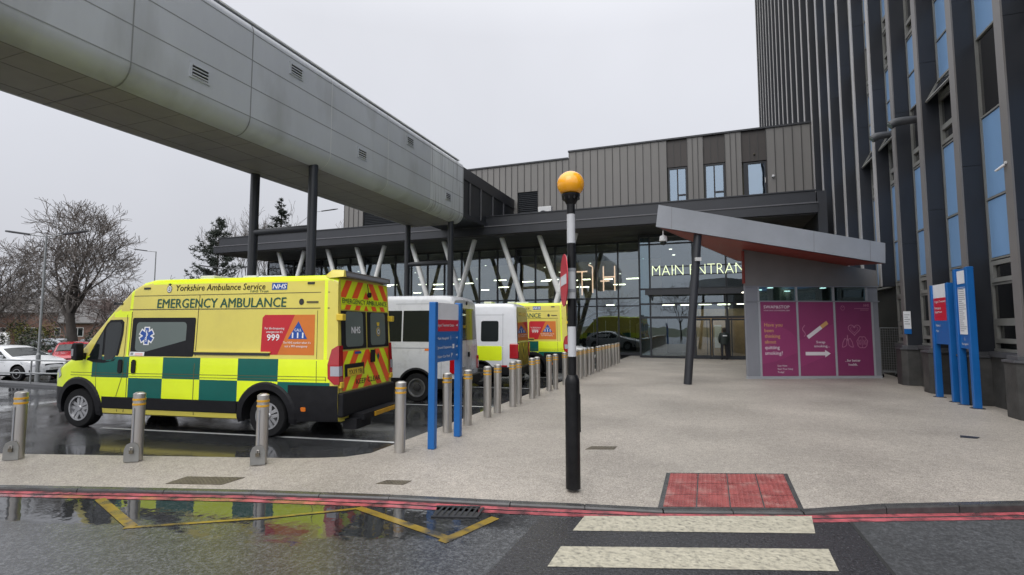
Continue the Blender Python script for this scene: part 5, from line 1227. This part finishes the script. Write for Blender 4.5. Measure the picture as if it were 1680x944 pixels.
# ------------------------------------------------------------------ bollards
def bollard_parts(g, h=1.0, r=.078, lock=False):
    b = MB(); b.lathe([(r, 0), (r, h-.012), (r-.012, h-.004), (r*.6, h+.008), (0, h+.010)], 24, 'stainless'); b.build('post', g, smooth=40)
    for z in (h-.165, h-.10):
        b = MB(); b.lathe([(r+.0005, z-.0), (r+.004, z+.002), (r+.004, z+.026), (r+.0005, z+.028)], 24, 'band_yellow'); b.build('reflective_band', g, smooth=40)
    if lock:
        b = MB(); pts = [(-.115, 0), (.065, 0), (.065, .18), (.04, .23), (0, .25), (-.045, .25), (-.09, .225), (-.115, .16)]
        b.prism(pts, -.095, -.085, 'lock_steel', ax='y'); b.prism([(-.115, 0), (-.105, 0), (-.105, .16), (-.115, .16)], -.085, -.03, 'lock_steel', ax='y')
        lp = b.build('lock_plate', g)
        b = MB(); b.box(-.045, .0, -.12, -.097, .11, .155, 'cover_metal'); b.tube([(-.036, -.108, .15), (-.036, -.108, .19), (-.01, -.108, .19), (-.01, -.108, .15)], .006, 6, 'stainless'); b.build('padlock', lp)
        b = MB(); b.box(-.035, -.02, -.08, -.06, .25, h-.2, 'text_grey'); b.build('groove', g)
def turn(v, a): return v
nm = 0
L3 = [((-8.91, 4.39), 'short lockable steel bollard at the far left edge of the pale strip'), ((-7.28, 4.90), 'short lockable steel bollard in front of the ambulance side door'), ((-5.58, 5.38), 'short lockable steel bollard in front of the ambulance rear wheel')]
src = None
for (x, y), lab in L3:
    if src is None:
        src = thing('lockable_bollard', lab, 'bollard', (x, y, 0), R(34), 'lockable bollards in front of the ambulance'); bollard_parts(src, .90, .074, True); o = src
    else: o = copy_tree(src)
    o.location = (x, y, 0); o['label'] = lab
YS = [6.55, 8.05, 8.75, 9.65, 10.2, 11.1, 11.6, 12.55, 13.05, 14.1, 14.6, 15.75, 16.5, 17.2, 17.85, 18.6, 19.3, 20.0, 20.8, 21.5, 22.2, 22.9, 23.7, 24.4, 25.3, 26.1]
src = None
for i, y in enumerate(YS):
    if i == 0: lab = 'steel bollard standing alone at the corner, nearest of the row along the bays'
    elif i == 1: lab = 'steel bollard seen through the gap of the blue direction sign, beside its left post'
    elif i == 2: lab = 'steel bollard seen through the gap of the blue direction sign, beside its right post'
    elif i < 5: lab = ('left' if i == 3 else 'right')+' bollard of the pair just right of the blue direction sign'
    elif i < 7: lab = ('left' if i == 5 else 'right')+' bollard of the pair standing in front of the patient van'
    elif i < 9: lab = ('left' if i == 7 else 'right')+' bollard of the third pair, in front of the far ambulance wheel'
    elif i < 11: lab = ('left' if i == 9 else 'right')+' bollard of the pair just left of the striped beacon pole'
    else: lab = 'steel bollard in the dense far row between the beacon pole and the entrance'
    if src is None:
        src = thing('steel_bollard', lab, 'bollard', (-4.2, y, 0), R(20), 'steel bollards along the ambulance bays'); bollard_parts(src); o = src
    else: o = copy_tree(src)
    o.location = (-4.2+random.uniform(-.03, .03), y, 0); o.rotation_euler = (random.uniform(-.012, .012), random.uniform(-.012, .012), random.uniform(0, 3)); o['label'] = lab

# ------------------------------------------------------------------ belisha beacon and its no entry sign
g = thing('beacon_post', 'black and white striped crossing beacon with an orange globe on top', 'beacon', (-1.46, 5.8, 0), YAW)
b = MB(); b.lathe([(.083, 0), (.083, 1.16), (.080, 1.20), (.058, 1.25), (.05, 1.255)], 24, 'beacon_black'); b.box(.055, .088, -.03, .03, .62, 1.04, 'beacon_black'); b.build('base_sleeve', g, smooth=40)
for z0, z1, k in ((1.25, 1.46, 0), (1.46, 1.80, 1), (1.80, 2.12, 0), (2.12, 2.46, 1), (2.46, 2.76, 0), (2.76, 3.10, 1), (3.10, 3.24, 0)):
    b = MB(); b.lathe([(.048-.0005*k, z0), (.048-.0005*k, z1)], 22, 'beacon_white' if k else 'beacon_black'); b.build('white_band' if k else 'black_band', g, smooth=40)
b = MB(); b.lathe([(.05, 3.215), (.06, 3.23), (.105, 3.30), (.108, 3.335), (.06, 3.336)], 22, 'beacon_black')
for i in range(10): a = i*math.pi/5; b.box(.095*math.cos(a)-.008, .095*math.cos(a)+.008, .095*math.sin(a)-.008, .095*math.sin(a)+.008, 3.27, 3.325, 'beacon_black')
b.build('lamp_holder', g, smooth=40)
b = MB(); rg = .158; b.lathe([(rg*math.sin(R(a)), 3.455-rg*math.cos(R(a))*.97) for a in [44+i*8.5 for i in range(17)]], 32, 'globe_amber'); b.build('globe', g, smooth=60)
g = thing('no_entry_sign', 'round red no entry sign with white bar seen almost edge-on, strapped to the beacon pole', 'road sign', (-1.46, 5.8, 2.33))
g.rotation_euler = (0, R(0), YAW+R(2))
b = MB(); xs_ = -.085
b.lathe([(.30, -.004), (.30, .004)], 36, 'sign_red', axis='x', c=(xs_, 0, 0)); b.lathe([(.301, -.006), (.301, -.0045)], 36, 'sign_red', axis='x', c=(xs_, 0, 0)); b.lathe([(.285, .0045), (.285, .006)], 30, 'text_grey', axis='x', c=(xs_, 0, 0)); b.build('disc', g)
b = MB(); b.box(xs_-.010, xs_-.0065, -.225, .225, -.055, .055, 'sign_white'); b.build('white_bar', g)
for z in (.12, -.12): b = MB(); b.box(xs_+.006, -.045, -.015, .015, z-.015, z+.015, 'text_grey'); b.lathe([(.052, z-.018), (.052, z+.018)], 18, 'text_grey'); b.build('clamp', g)

# ------------------------------------------------------------------ direction signs
def post(b, x, y, h, w=.055): b.box(x-w, x+w, y-w*.9, y+w*.9, 0, h, 'sign_blue')
def mini_cross(b, fn, x, z, s):
    b.add([fn(x-s, z-s*.25), fn(x+s*.4, z-s*.25), fn(x+s*.4, z+s*.25), fn(x-s, z+s*.25)], [(0, 1, 2, 3)], 'sign_white'); b.add([fn(x+s*.3, z-s*.8), fn(x+s, z), fn(x+s*.3, z+s*.8)], [(0, 1, 2)], 'sign_white')
# left sign: faces the plaza and the camera; axes: u along the panel
sg_ = thing('direction_sign', 'tall blue hospital direction sign on two posts with a red strip, beside the ambulance', 'sign', (-3.86, 6.88, 0))
pw = Vector((-3.9+3.86, 7.8-6.88)); ang = math.atan2(pw.y, pw.x); ln = pw.length; sg_.rotation_euler[2] = ang
# local x runs from the near post to the far one, the face looks to local -y (towards the plaza)
for x, h in ((0, 2.17), (ln, 2.19)):
    b = MB(); b.box(x-.05, x+.05, -.055, .055, 0, h, 'sign_blue'); b.build('sign_post', sg_, bevel=.012)
b = MB(); b.box(.05, ln-.05, -.018, .018, 1.26, 1.725, 'sign_blue'); b.build('blue_panel', sg_)
b = MB(); b.box(.05, ln-.05, -.018, .018, 1.905, 2.165, 'sign_white'); b.build('header_panel', sg_)
b = MB(); b.box(.05, ln-.05, -.019, .019, 1.725, 1.905, 'sign_red'); rs = b.build('red_panel', sg_)
Fq = lambda u, v: (u, -.0205, v)
b = MB(); b.text('Urgent Treatment Centre', lambda u, v: Fq(.09+u, 1.80+v), .045, 'sign_white', width=.60, bold=.01); mini_cross(b, Fq, ln-.11, 1.822, .035); b.build('lettering', rs)
b = MB()
for s_, z, w_ in (('Main Hospital', 1.60, .40), ('Eye and Outpatients', 1.46, .52), ('Visitor Car Park', 1.32, .46)): b.text(s_, lambda u, v: (.09+u, -.0195, z+v), .04, 'sign_white', width=w_, bold=.01); mini_cross(b, lambda x, z_: (x, -.0195, z_), ln-.11, z+.02, .032)
b.add([(.57, -.0195, 1.59), (.58, -.0195, 1.59), (.58, -.0195, 1.66), (.57, -.0195, 1.66)], [(0, 1, 2, 3)], 'sign_white'); b.add([(.64, -.0195, 1.45), (.71, -.0195, 1.45), (.71, -.0195, 1.52), (.64, -.0195, 1.52)], [(0, 1, 2, 3)], 'sign_white'); b.text('P', lambda u, v: (.60+u, -.0195, 1.31+v), .07, 'sign_white', bold=.03)
b.build('lettering', sg_)
# right signs: along the tower, faces look towards the plaza (-x)
def rsign(y0, y1, h, label, layout):
    g = thing('information_sign', label, 'sign', (5.50, y0, 0), R(-90), None); ln = y0-y1
    for x in (0, ln):
        b = MB(); b.box(x-.055, x+.055, -.07, .07, 0, h, 'sign_blue'); b.build('sign_post', g, bevel=.012)
        b = MB(); b.lathe([(.14, 0), (.14, .008), (.08, .012)], 14, 'kerb_stone', c=(x, 0, 0)); b.build('footing', g)
    layout(g, ln); return g
def lay1(g, ln):
    a, c = .056, ln-.056; y = -.03
    b = MB(); b.box(a, c, y, .03, 1.36, 1.95, 'sign_blue'); b.build('blue_panel', g); b = MB(); b.box(a, c, y, .03, 2.52, 2.86, 'sign_white'); b.build('header_panel', g); b = MB(); b.box(a, c, y-.001, .031, 1.95, 2.52, 'sign_red'); r_ = b.build('red_panel', g)
    b = MB()
    for s_, z in (('Urgent Treatment', 2.40), ('Emergency', 2.24), ('Department', 2.14)): b.text(s_, lambda u, v: (.12+u, y-.0025, z+v), .06, 'sign_white', width=.055*len(s_)*.75, bold=.02)
    b.build('lettering', r_); b = MB()
    for s_, z in (('Wards 1', 1.80), ('Main', 1.66)): b.text(s_, lambda u, v: (.12+u, y-.0015, z+v), .06, 'sign_white', width=.05*len(s_)*.8, bold=.02)
    b.build('lettering', g)
def lay2(g, ln):
    a, c = .056, ln-.056; y = -.03
    b = MB(); b.box(a, c, y, .03, 1.3, 3.12, 'sign_blue'); b.build('blue_panel', g)
    b = MB(); b.box(a+.03, c-.03, y-.006, y-.001, 2.78, 3.08, 'sign_white'); b.build('header_panel', g)
    b = MB(); b.box(a+.03, c-.03, y-.006, y-.001, 1.62, 2.70, 'paper'); l_ = b.build('list_panel', g)
    b = MB(); random.seed(5)
    for i in range(22): b.box(a+.06, a+.06+random.uniform(.15, .34), y-.0075, y-.0062, 2.64-i*.045, 2.655-i*.045, 'text_grey')
    b.box(a+.04, c-.04, y-.0075, y-.0062, 2.665, 2.69, 'sign_blue'); b.build('list_lines', l_)
    b = MB(); b.text('i', lambda u, v: (.28+u, y-.002, 1.48+v), .09, 'sign_white', bold=.03); b.text('Reception', lambda u, v: (.14+u, y-.002, 1.38+v), .05, 'sign_white', width=.35, bold=.02); b.build('lettering', g)
rsign(16.45, 15.50, 2.86, 'shorter blue information sign with a red panel, left of the two by the tower', lay1)
rsign(15.05, 14.45, 3.14, 'taller narrow blue information sign with a white list, right of the two by the tower', lay2)

# ------------------------------------------------------------------ person at the doors
def person(loc, rz, label, h=1.72):
    g = thing('person', label, 'person', loc, rz)
    J = {'pelvis': (0, 0, .93), 'waist': (0, .0, 1.08), 'chest': (0, 0, 1.28), 'neck': (0, -.01, 1.47), 'head0': (0, -.0, 1.55), 'head1': (0, .015, 1.63), 'head2': (0, .01, 1.72),
         'shl': (-.19, 0, 1.39), 'ell': (-.25, .02, 1.13), 'wrl': (-.22, .13, .95), 'hal': (-.19, .19, .90), 'shr': (.19, 0, 1.39), 'elr': (.26, .02, 1.13), 'wrr': (.23, .13, .96), 'har': (.20, .19, .91),
         'hil': (-.10, 0, .88), 'knl': (-.115, .02, .49), 'anl': (-.12, -.02, .09), 'tol': (-.13, .13, .035), 'hir': (.10, 0, .88), 'knr': (.12, .03, .49), 'anr': (.13, -.01, .09), 'tor': (.15, .14, .035)}
    rad = dict(pelvis=.15, waist=.145, chest=.165, neck=.055, head0=.075, head1=.095, head2=.07, shl=.085, ell=.062, wrl=.045, hal=.035, shr=.085, elr=.062, wrr=.045, har=.035, hil=.10, knl=.07, anl=.055, tol=.045, hir=.10, knr=.07, anr=.055, tor=.045)
    E_ = [('pelvis', 'waist'), ('waist', 'chest'), ('chest', 'neck'), ('neck', 'head0'), ('head0', 'head1'), ('head1', 'head2')]
    for s_ in 'lr': E_ += [('chest', 'sh'+s_), ('sh'+s_, 'el'+s_), ('el'+s_, 'wr'+s_), ('wr'+s_, 'ha'+s_), ('pelvis', 'hi'+s_), ('hi'+s_, 'kn'+s_), ('kn'+s_, 'an'+s_), ('an'+s_, 'to'+s_)]
    nm_ = list(J); me = bpy.data.meshes.new('body'); me.from_pydata([J[q] for q in nm_], [(nm_.index(a), nm_.index(c)) for a, c in E_], [])
    o = bpy.data.objects.new('body', me); COL.objects.link(o); o.parent = g
    md = o.modifiers.new('s', 'SKIN'); me.skin_vertices or me.attributes
    sv = me.skin_vertices[0].data
    for i, q in enumerate(nm_):
        sv[i].radius = (rad[q], rad[q]*(.72 if q in ('pelvis', 'waist', 'chest') else 1)); sv[i].use_root = q == 'pelvis'
    o.modifiers.new('u', 'SUBSURF').levels = 1
    dg = bpy.context.evaluated_depsgraph_get(); m2 = bpy.data.meshes.new_from_object(o.evaluated_get(dg)); o.modifiers.clear(); o.data = m2
    m2.materials.clear()
    for k in ('jacket', 'trousers', 'skin', 'hair', 'rubber'): m2.materials.append(M[k])
    for p in m2.polygons:
        c = p.center; p.use_smooth = True
        p.material_index = 4 if c.z < .08 else 1 if c.z < .86 and abs(c.x) < .2 and c.y < .1 or c.z < .8 else 2 if (c.y > .14 and c.z < .97) else 0 if c.z < 1.47 else 3 if (c.z > 1.66 or c.y < .02) else 2
    b = MB(); b.lathe([(.20, .84), (.215, .95), (.20, 1.1), (.215, 1.25), (.20, 1.38), (.10, 1.46), (.07, 1.5)], 18, 'jacket'); v_ = b.v; b.v = [(x, y*.72, z) for x, y, z in v_]; jk = b.build('jacket', g, smooth=50)
    b = MB(); b.box(-.11, .11, -.165, -.150, 1.28, 1.33, 'paper'); b.build('back_print', jk)
    b = MB(); b.lathe([(.0, 1.745), (.07, 1.725), (.098, 1.66), (.085, 1.58), (.06, 1.54)], 14, 'hair', c=(0, -.012, 0)); b.build('hair', g, smooth=60)
    return g
person((.78, 30.35, 0), R(15), 'person in a dark jacket and dark trousers standing at the entrance doors, seen from behind')

# ------------------------------------------------------------------ car park furniture on the left
def rail(x0, x1, y):
    g = thing('guard_rail', 'low galvanised guard railing with two rails in front of the parked cars', 'railing', (x0, y, gz((x0+x1)/2)), R(9))
    b = MB(); L_ = x1-x0
    for z in (1.0, .5): b.tube([(0, 0, z), (L_, 0, z)], .03, 8, 'galv')
    b.build('rail', g)
    for i in range(int(L_/1.7)+1): b = MB(); b.tube([(i*1.7, 0, 0), (i*1.7, 0, 1.0)], .03, 8, 'galv'); b.build('upright', g)
rail(-30.0, -17.0, 11.75)
def lamp(label, loc, h, arms, rz, reach=1.0):
    g = thing('lamp_post', label, 'lamp post', loc, rz, None)
    b = MB(); b.lathe([(.085, 0), (.085, 1.1), (.05, 1.2), (.04, h)], 10, 'galv'); b.build('pole', g)
    for s_ in arms:
        b = MB(); b.tube([(0, 0, h-.03), (s_*.35*reach, 0, h+.02), (s_*.55*reach, 0, h+.06)], .025, 6, 'galv'); a_ = b.build('arm', g)
        b = MB(); x = s_*.55*reach; b.M = Matrix.Translation((x, 0, h+.06)) @ Matrix.Rotation(R(-8*s_), 4, 'Y'); b.prism([(0, -.07), (s_*.65*reach, -.11), (s_*.85*reach, 0), (s_*.65*reach, .11), (0, .07)], -.035, .05, 'anthracite'); b.build('lamp_head', a_, bevel=.02)
lamp('grey twin-armed lamp post behind the railing at far left', (-27.1, 13.85, gz(-27)), 6.3, (-1, 1), R(20), 1.35)
lamp('thin lamp post in front of the bare trees, left of the dark conifer', (-43.5, 30.0, RZ), 8.2, (-1,), R(15), 1.5)
lamp('pale lamp post just left of the dark bridge column', (-33.5, 28.6, RZ), 6.2, (-1, 1), R(20), 1.6)
lamp('lamp post behind the bridge column with a long dark lamp head above the canopy', (-37.2, 41.0, RZ), 13.4, (1,), R(20), 2.0)
# ------------------------------------------------------------------ trees
def bare_tree(label, loc, h, spread, seed, k='twig', trunk_r=.2, levels=5, split=.22, lean=0, name='bare_tree', up=.25, ntr=1, group=None, kt='bark', rmin=.013):
    rnd = random.Random(seed); segs = []
    g = thing(name, label, 'tree', loc, rnd.uniform(0, 6), group)
    def grow(p, d, ln, r, lv):
        n_ = 4 if lv < 3 else 3; pts = [p]; rs = [r]; q = p.copy(); dd = d.copy(); r1 = r*(.62 if lv else .72)
        for i in range(n_):
            j = .13+.06*lv
            dd = (dd+Vector((rnd.uniform(-j, j), rnd.uniform(-j, j), rnd.uniform(-j, j)+up*.10))).normalized()
            q = q+dd*ln/n_; pts.append(q.copy()); rs.append(r+(r1-r)*(i+1)/n_)
        segs.append((pts, rs, lv))
        if lv >= levels: return
        nb = (3 if ntr > 1 else 4) if lv == 0 else rnd.choice((3, 4, 4)) if lv < levels-1 else 4
        az = rnd.uniform(0, 6.28)
        for i in range(nb):
            az += 6.28/nb+rnd.uniform(-.5, .5)
            t_ = 1.0 if i == 0 else rnd.uniform(.45, 1.0) if lv else rnd.uniform(.75, 1.)
            idx = t_*n_; i0 = min(n_-1, int(idx)); base = pts[i0].lerp(pts[i0+1], idx-i0); rb = rs[i0]+(rs[i0+1]-rs[i0])*(idx-i0)
            ax = dd.orthogonal().normalized(); ax.rotate(Matrix.Rotation(az, 3, dd))
            ang = rnd.uniform(.12, .35) if i == 0 else rnd.uniform(.45, .95)*spread
            nd_ = dd.copy(); nd_.rotate(Matrix.Rotation(ang, 3, ax))
            grow(base, nd_, ln*rnd.uniform(.62, .85), rb*(.8 if i == 0 else .62), lv+1)
    for i in range(ntr):
        a = i*6.28/max(1, ntr); grow(Vector((.15*math.cos(a)*(ntr > 1), .15*math.sin(a)*(ntr > 1), 0)), Vector((lean+.25*math.cos(a)*(ntr > 1), .25*math.sin(a)*(ntr > 1), 1)).normalized(), h*split, trunk_r, 0)
    s_ = h/max(p.z for pts, rs, lv in segs for p in pts)
    tr = MB(); cr = MB()
    for pts, rs, lv in segs:
        (tr if lv <= 1 else cr).tube([p*s_ for p in pts], [max(rmin, r) for r in rs], 9 if lv == 0 else 6 if lv == 1 else 4 if lv < 4 else 3, kt if lv <= 2 else k, caps=False)
    tr.build('trunk', g, smooth=60); cr.build('crown', g); return g
def conifer(label, loc, h, w, seed, k='needle', sparse=1., base=.12):
    rnd = random.Random(seed); g = thing('conifer', label, 'tree', loc, rnd.uniform(0, 6), None)
    tr = MB(); tr.tube([(0, 0, 0), (.1, 0, h*.4), (0, .05, h*.75), (0, 0, h)], [h*.014, h*.011, h*.006, .02], 8, 'bark', caps=False)
    cr = MB(); z = h*base
    while z < h*.985:
        f = (z-h*base)/(h*(1-base)); ln = w*(1-f)**.8*rnd.uniform(.55, 1.1)+.12
        for i in range(rnd.choice((2, 3, 3, 4))):
            if rnd.random() > sparse: continue
            a = rnd.uniform(0, 6.28); l_ = ln*rnd.uniform(.6, 1.05); rise = rnd.uniform(.05, .5)
            p0 = Vector((0, 0, z)); p1 = p0+Vector((math.cos(a), math.sin(a), rise*.4))*l_*.6; p2 = p0+Vector((math.cos(a), math.sin(a), rise))*l_
            tr.tube([p0, p1, p2], [.035*(1-f)+.012, .02, .008], 4, 'bark', caps=False)
            for j in range(int(18*l_)+8):
                t_ = rnd.uniform(.25, 1.04); c = (p0.lerp(p1, t_/.6) if t_ < .6 else p1.lerp(p2, (t_-.6)/.4))+Vector((rnd.gauss(0, .10), rnd.gauss(0, .10), rnd.gauss(.03, .09)))*(.6+l_*.22)
                kk = k if rnd.random() < .7 else 'needle_light'
                for q in range(3):
                    d_ = Vector((rnd.gauss(0, 1)+math.cos(a)*.5, rnd.gauss(0, 1)+math.sin(a)*.5, rnd.gauss(.4, .8))).normalized()*rnd.uniform(.14, .30); e_ = d_.orthogonal().normalized()*.035
                    cr.add([c-e_, c+e_, c+d_], [(0, 1, 2)], kk)
        z += h*.016*rnd.uniform(.6, 1.4)
    tr.build('trunk', g, smooth=60); cr.build('crown', g); return g
def bush(name, label, loc, sx, sy, h, n, seed, ks, leaf=.09, group=None):
    rnd = random.Random(seed); b = MB(); g = thing(name, label, 'shrub', loc, 0, group)
    blobs = [(rnd.uniform(-.75, .75)*sx, rnd.uniform(-.6, .6)*sy, rnd.uniform(.35, .8)*h, rnd.uniform(.25, .5)) for _ in range(12)]
    for _ in range(n):
        bx = rnd.choice(blobs); v = Vector((rnd.gauss(0, 1), rnd.gauss(0, 1), rnd.gauss(0, 1))).normalized()*rnd.uniform(.6, 1.05)
        c = Vector((bx[0]+v.x*bx[3]*sx*.7, bx[1]+v.y*bx[3]*sy, max(.03, bx[2]+v.z*bx[3]*h*.8)))
        d_ = Vector((rnd.gauss(0, 1), rnd.gauss(0, 1), rnd.gauss(0, 1))).normalized()*leaf*rnd.uniform(.6, 1.4); e_ = d_.orthogonal().normalized()*leaf*.4
        b.add([c-e_, c+e_, c+d_], [(0, 1, 2)], rnd.choice(ks))
    b.build('foliage', g)
    t_ = MB()
    for i in range(9): a = rnd.uniform(0, 6.28); t_.tube([(0, 0, 0), (.4*sx*math.cos(a), .4*sy*math.sin(a), .4*h), (.7*sx*math.cos(a), .7*sy*math.sin(a), .8*h)], [.04, .025, .01], 4, 'bark', caps=False)
    t_.build('stems', g); return g
bare_tree('big bare spreading tree with a stout forked trunk behind the parked cars', (-40.2, 22.6, gz(-60)), 11.6, .88, 11, trunk_r=.34, levels=6, split=.20, up=.55)
bare_tree('bare tree with a slim trunk at the far left edge', (-46.5, 20.6, gz(-60)), 8.6, .9, 23, trunk_r=.2, levels=6, split=.25)
random.seed(9)
bare_tree('tall thin bare poplar-like tree rising behind the near bridge column', (-45.5, 42.5, gz(-60)), 15.5, .5, 31, trunk_r=.16, levels=5, split=.24, up=.9)
bare_tree('tall thin bare tree between the two conifers, paler than its neighbour', (-42.0, 41.0, gz(-60)), 15.0, .5, 32, trunk_r=.15, levels=5, split=.24, up=.9)
bare_tree('bare treetop showing between the second bridge column and the grey cladding', (-40.5, 50.0, gz(-60)), 15.6, .8, 35, trunk_r=.18, levels=5, split=.25, up=.5)
for i, (x, y, h, k) in enumerate(((-49, 31.5, 6.5, 'twig_red'), (-46.5, 31.0, 7.0, 'twig_red'), (-44.2, 33.5, 7.4, 'twig_red'), (-41.5, 33.0, 7.2, 'twig_red'), (-39.0, 33.5, 6.6, 'twig_red'), (-53, 30, 7.5, 'twig'), (-57, 27.5, 8, 'twig'), (-52, 22, 7, 'twig_red'), (-36.5, 34.5, 6.6, 'twig_red'), (-49.5, 18.5, 7.2, 'twig'), (-54, 19, 8, 'twig'))):
    bare_tree('bushy bare tree in the reddish brown thicket behind the ambulance roof', (x, y, gz(-60)), h, 1.0, 50+i, k=k, trunk_r=.10, levels=5, split=.16, ntr=2, group='bare thicket trees behind the cars', kt='twig')
conifer('dark broad conifer with ragged branches left of the near bridge column', (-42.6, 35.2, gz(-60)), 12.6, 4.6, 5, sparse=.95, base=.18)
conifer('narrow dark conifer standing between the two near bridge columns', (-38.6, 38.6, gz(-60)), 14.9, 2.3, 6, sparse=.95, base=.35)
bush('yellow_shrub', 'yellow green flowering shrub beside the lamp post', (-46.8, 23.4, gz(-60)), 2.0, 1.4, 2.6, 2600, 3, ('shrub_yellow', 'shrub_yellow', 'shrub_dark'), .11)
for i, (x, y, sx) in enumerate(((-41.6, 21.3, 2.4), (-38.3, 23.6, 2.2), (-36.2, 25.5, 2.4), (-44.5, 19.4, 2.0))):
    bush('dark_hedge', ('low dark green hedge left of the big tree trunk', 'low dark hedge right of the big tree trunk', 'dark hedge above the ambulance bonnet', 'dark hedge in front of the white tent')[i], (x, y, gz(-60)), sx, 1.0, 1.9, 2600, 20+i, ('shrub_dark', 'shrub_dark', 'twig'), .10, 'hedges behind the parked cars')
# ------------------------------------------------------------------ houses and tent beyond the cars
def house(label, loc, rz, w_, d_, he, hr, win=3):
    g = thing('brick_house', label, 'house', loc, rz, 'brick houses beyond the car park')
    b = MB(); b.box(-w_/2, w_/2, -d_/2, d_/2, 0, he, 'brick'); b.prism([(-d_/2, he), (d_/2, he), (0, he+hr)], -w_/2+.01, w_/2-.01, 'brick', ax='x'); b.build('wall', g)
    b = MB(); o_ = .4
    for s_ in (-1, 1): b.add([(-w_/2-o_, s_*(d_/2+o_), he-.15), (w_/2+o_, s_*(d_/2+o_), he-.15), (w_/2+o_, 0, he+hr+.12), (-w_/2-o_, 0, he+hr+.12), (-w_/2-o_, s_*(d_/2+o_), he-.27), (w_/2+o_, s_*(d_/2+o_), he-.27), (w_/2+o_, 0, he+hr), (-w_/2-o_, 0, he+hr)], [(0, 1, 2, 3), (4, 7, 6, 5), (0, 4, 5, 1), (0, 3, 7, 4), (1, 5, 6, 2)], 'roof_slate')
    b.build('roof', g)
    for i in range(win):
        x = -w_/2+(i+.5)*w_/win
        for z in ([1.0, 3.6] if he > 4.5 else [1.0]):
            b = MB(); b.box(x-.6, x+.6, -d_/2-.05, -d_/2-.002, z, z+1.2, 'cam_white'); f = b.build('window', g); b = MB(); b.box(x-.52, x-.03, -d_/2-.056, -d_/2-.0505, z+.08, z+1.12, 'car_glass'); b.box(x+.03, x+.52, -d_/2-.056, -d_/2-.0505, z+.08, z+1.12, 'car_glass'); b.build('pane', f)
    b = MB(); b.box(w_*.2, w_*.2+.7, -.3, .3, he+hr-.4, he+hr+1.0, 'brick'); b.build('chimney', g); return g
house('brick house with a grey slate roof right of the big bare tree', (-78, 52.0, gz(-60)), R(58), 17, 8, 3.0, 2.6, 5)
house('brick house half hidden behind the big bare tree', (-88.0, 46, gz(-60)), R(58), 12, 8, 4.4, 1.8, 4)
house('brick house beyond the left bare tree', (-92.0, 35.0, gz(-60)), R(62), 12, 8, 4.4, 2.0, 4)
g = thing('white_marquee', 'low white tent roofed shed behind the white car', 'tent', (-53.0, 21.6, gz(-60)), R(62))
b = MB(); b.prism([(-2.5, 0), (2.5, 0), (2.5, 1.0), (-2.5, 1.0)], -3, 3, 'tent_white', ax='x'); b.build('side_wall', g)
b = MB(); b.prism([(-2.7, .95), (2.7, .95), (0, 1.9)], -3.1, 3.1, 'tent_white', ax='x'); b.build('roof', g)
g = thing('traffic_signal', 'traffic signal showing a green light beside the ambulance windscreen', 'traffic light', (-44.8, 27.5, gz(-60)), R(45))
b = MB(); b.tube([(0, 0, 0), (0, 0, 2.2)], .06, 8, 'galv'); b.build('pole', g)
b = MB(); b.box(-.2, .2, -.15, .15, 2.0, 2.95, 'black_plastic'); b.build('signal_head', g); b = MB(); b.lathe([(.10, -.16), (0, -.17)], 12, 'traffic_green', axis='y', c=(0, 0, 2.18)); b.build('green_lamp', g)
# trees and houses across the road, behind the photographer: they are what the entrance glass mirrors
for i, (x, y, h) in enumerate(((-14, -18, 9), (-4, -22, 10), (7, -20, 9))):
    bare_tree('bare street tree across the road behind the viewpoint', (x, y, gz(-60)), h, .95, 80+i, trunk_r=.15, levels=4, split=.25, rmin=.012, group='street trees across the road')
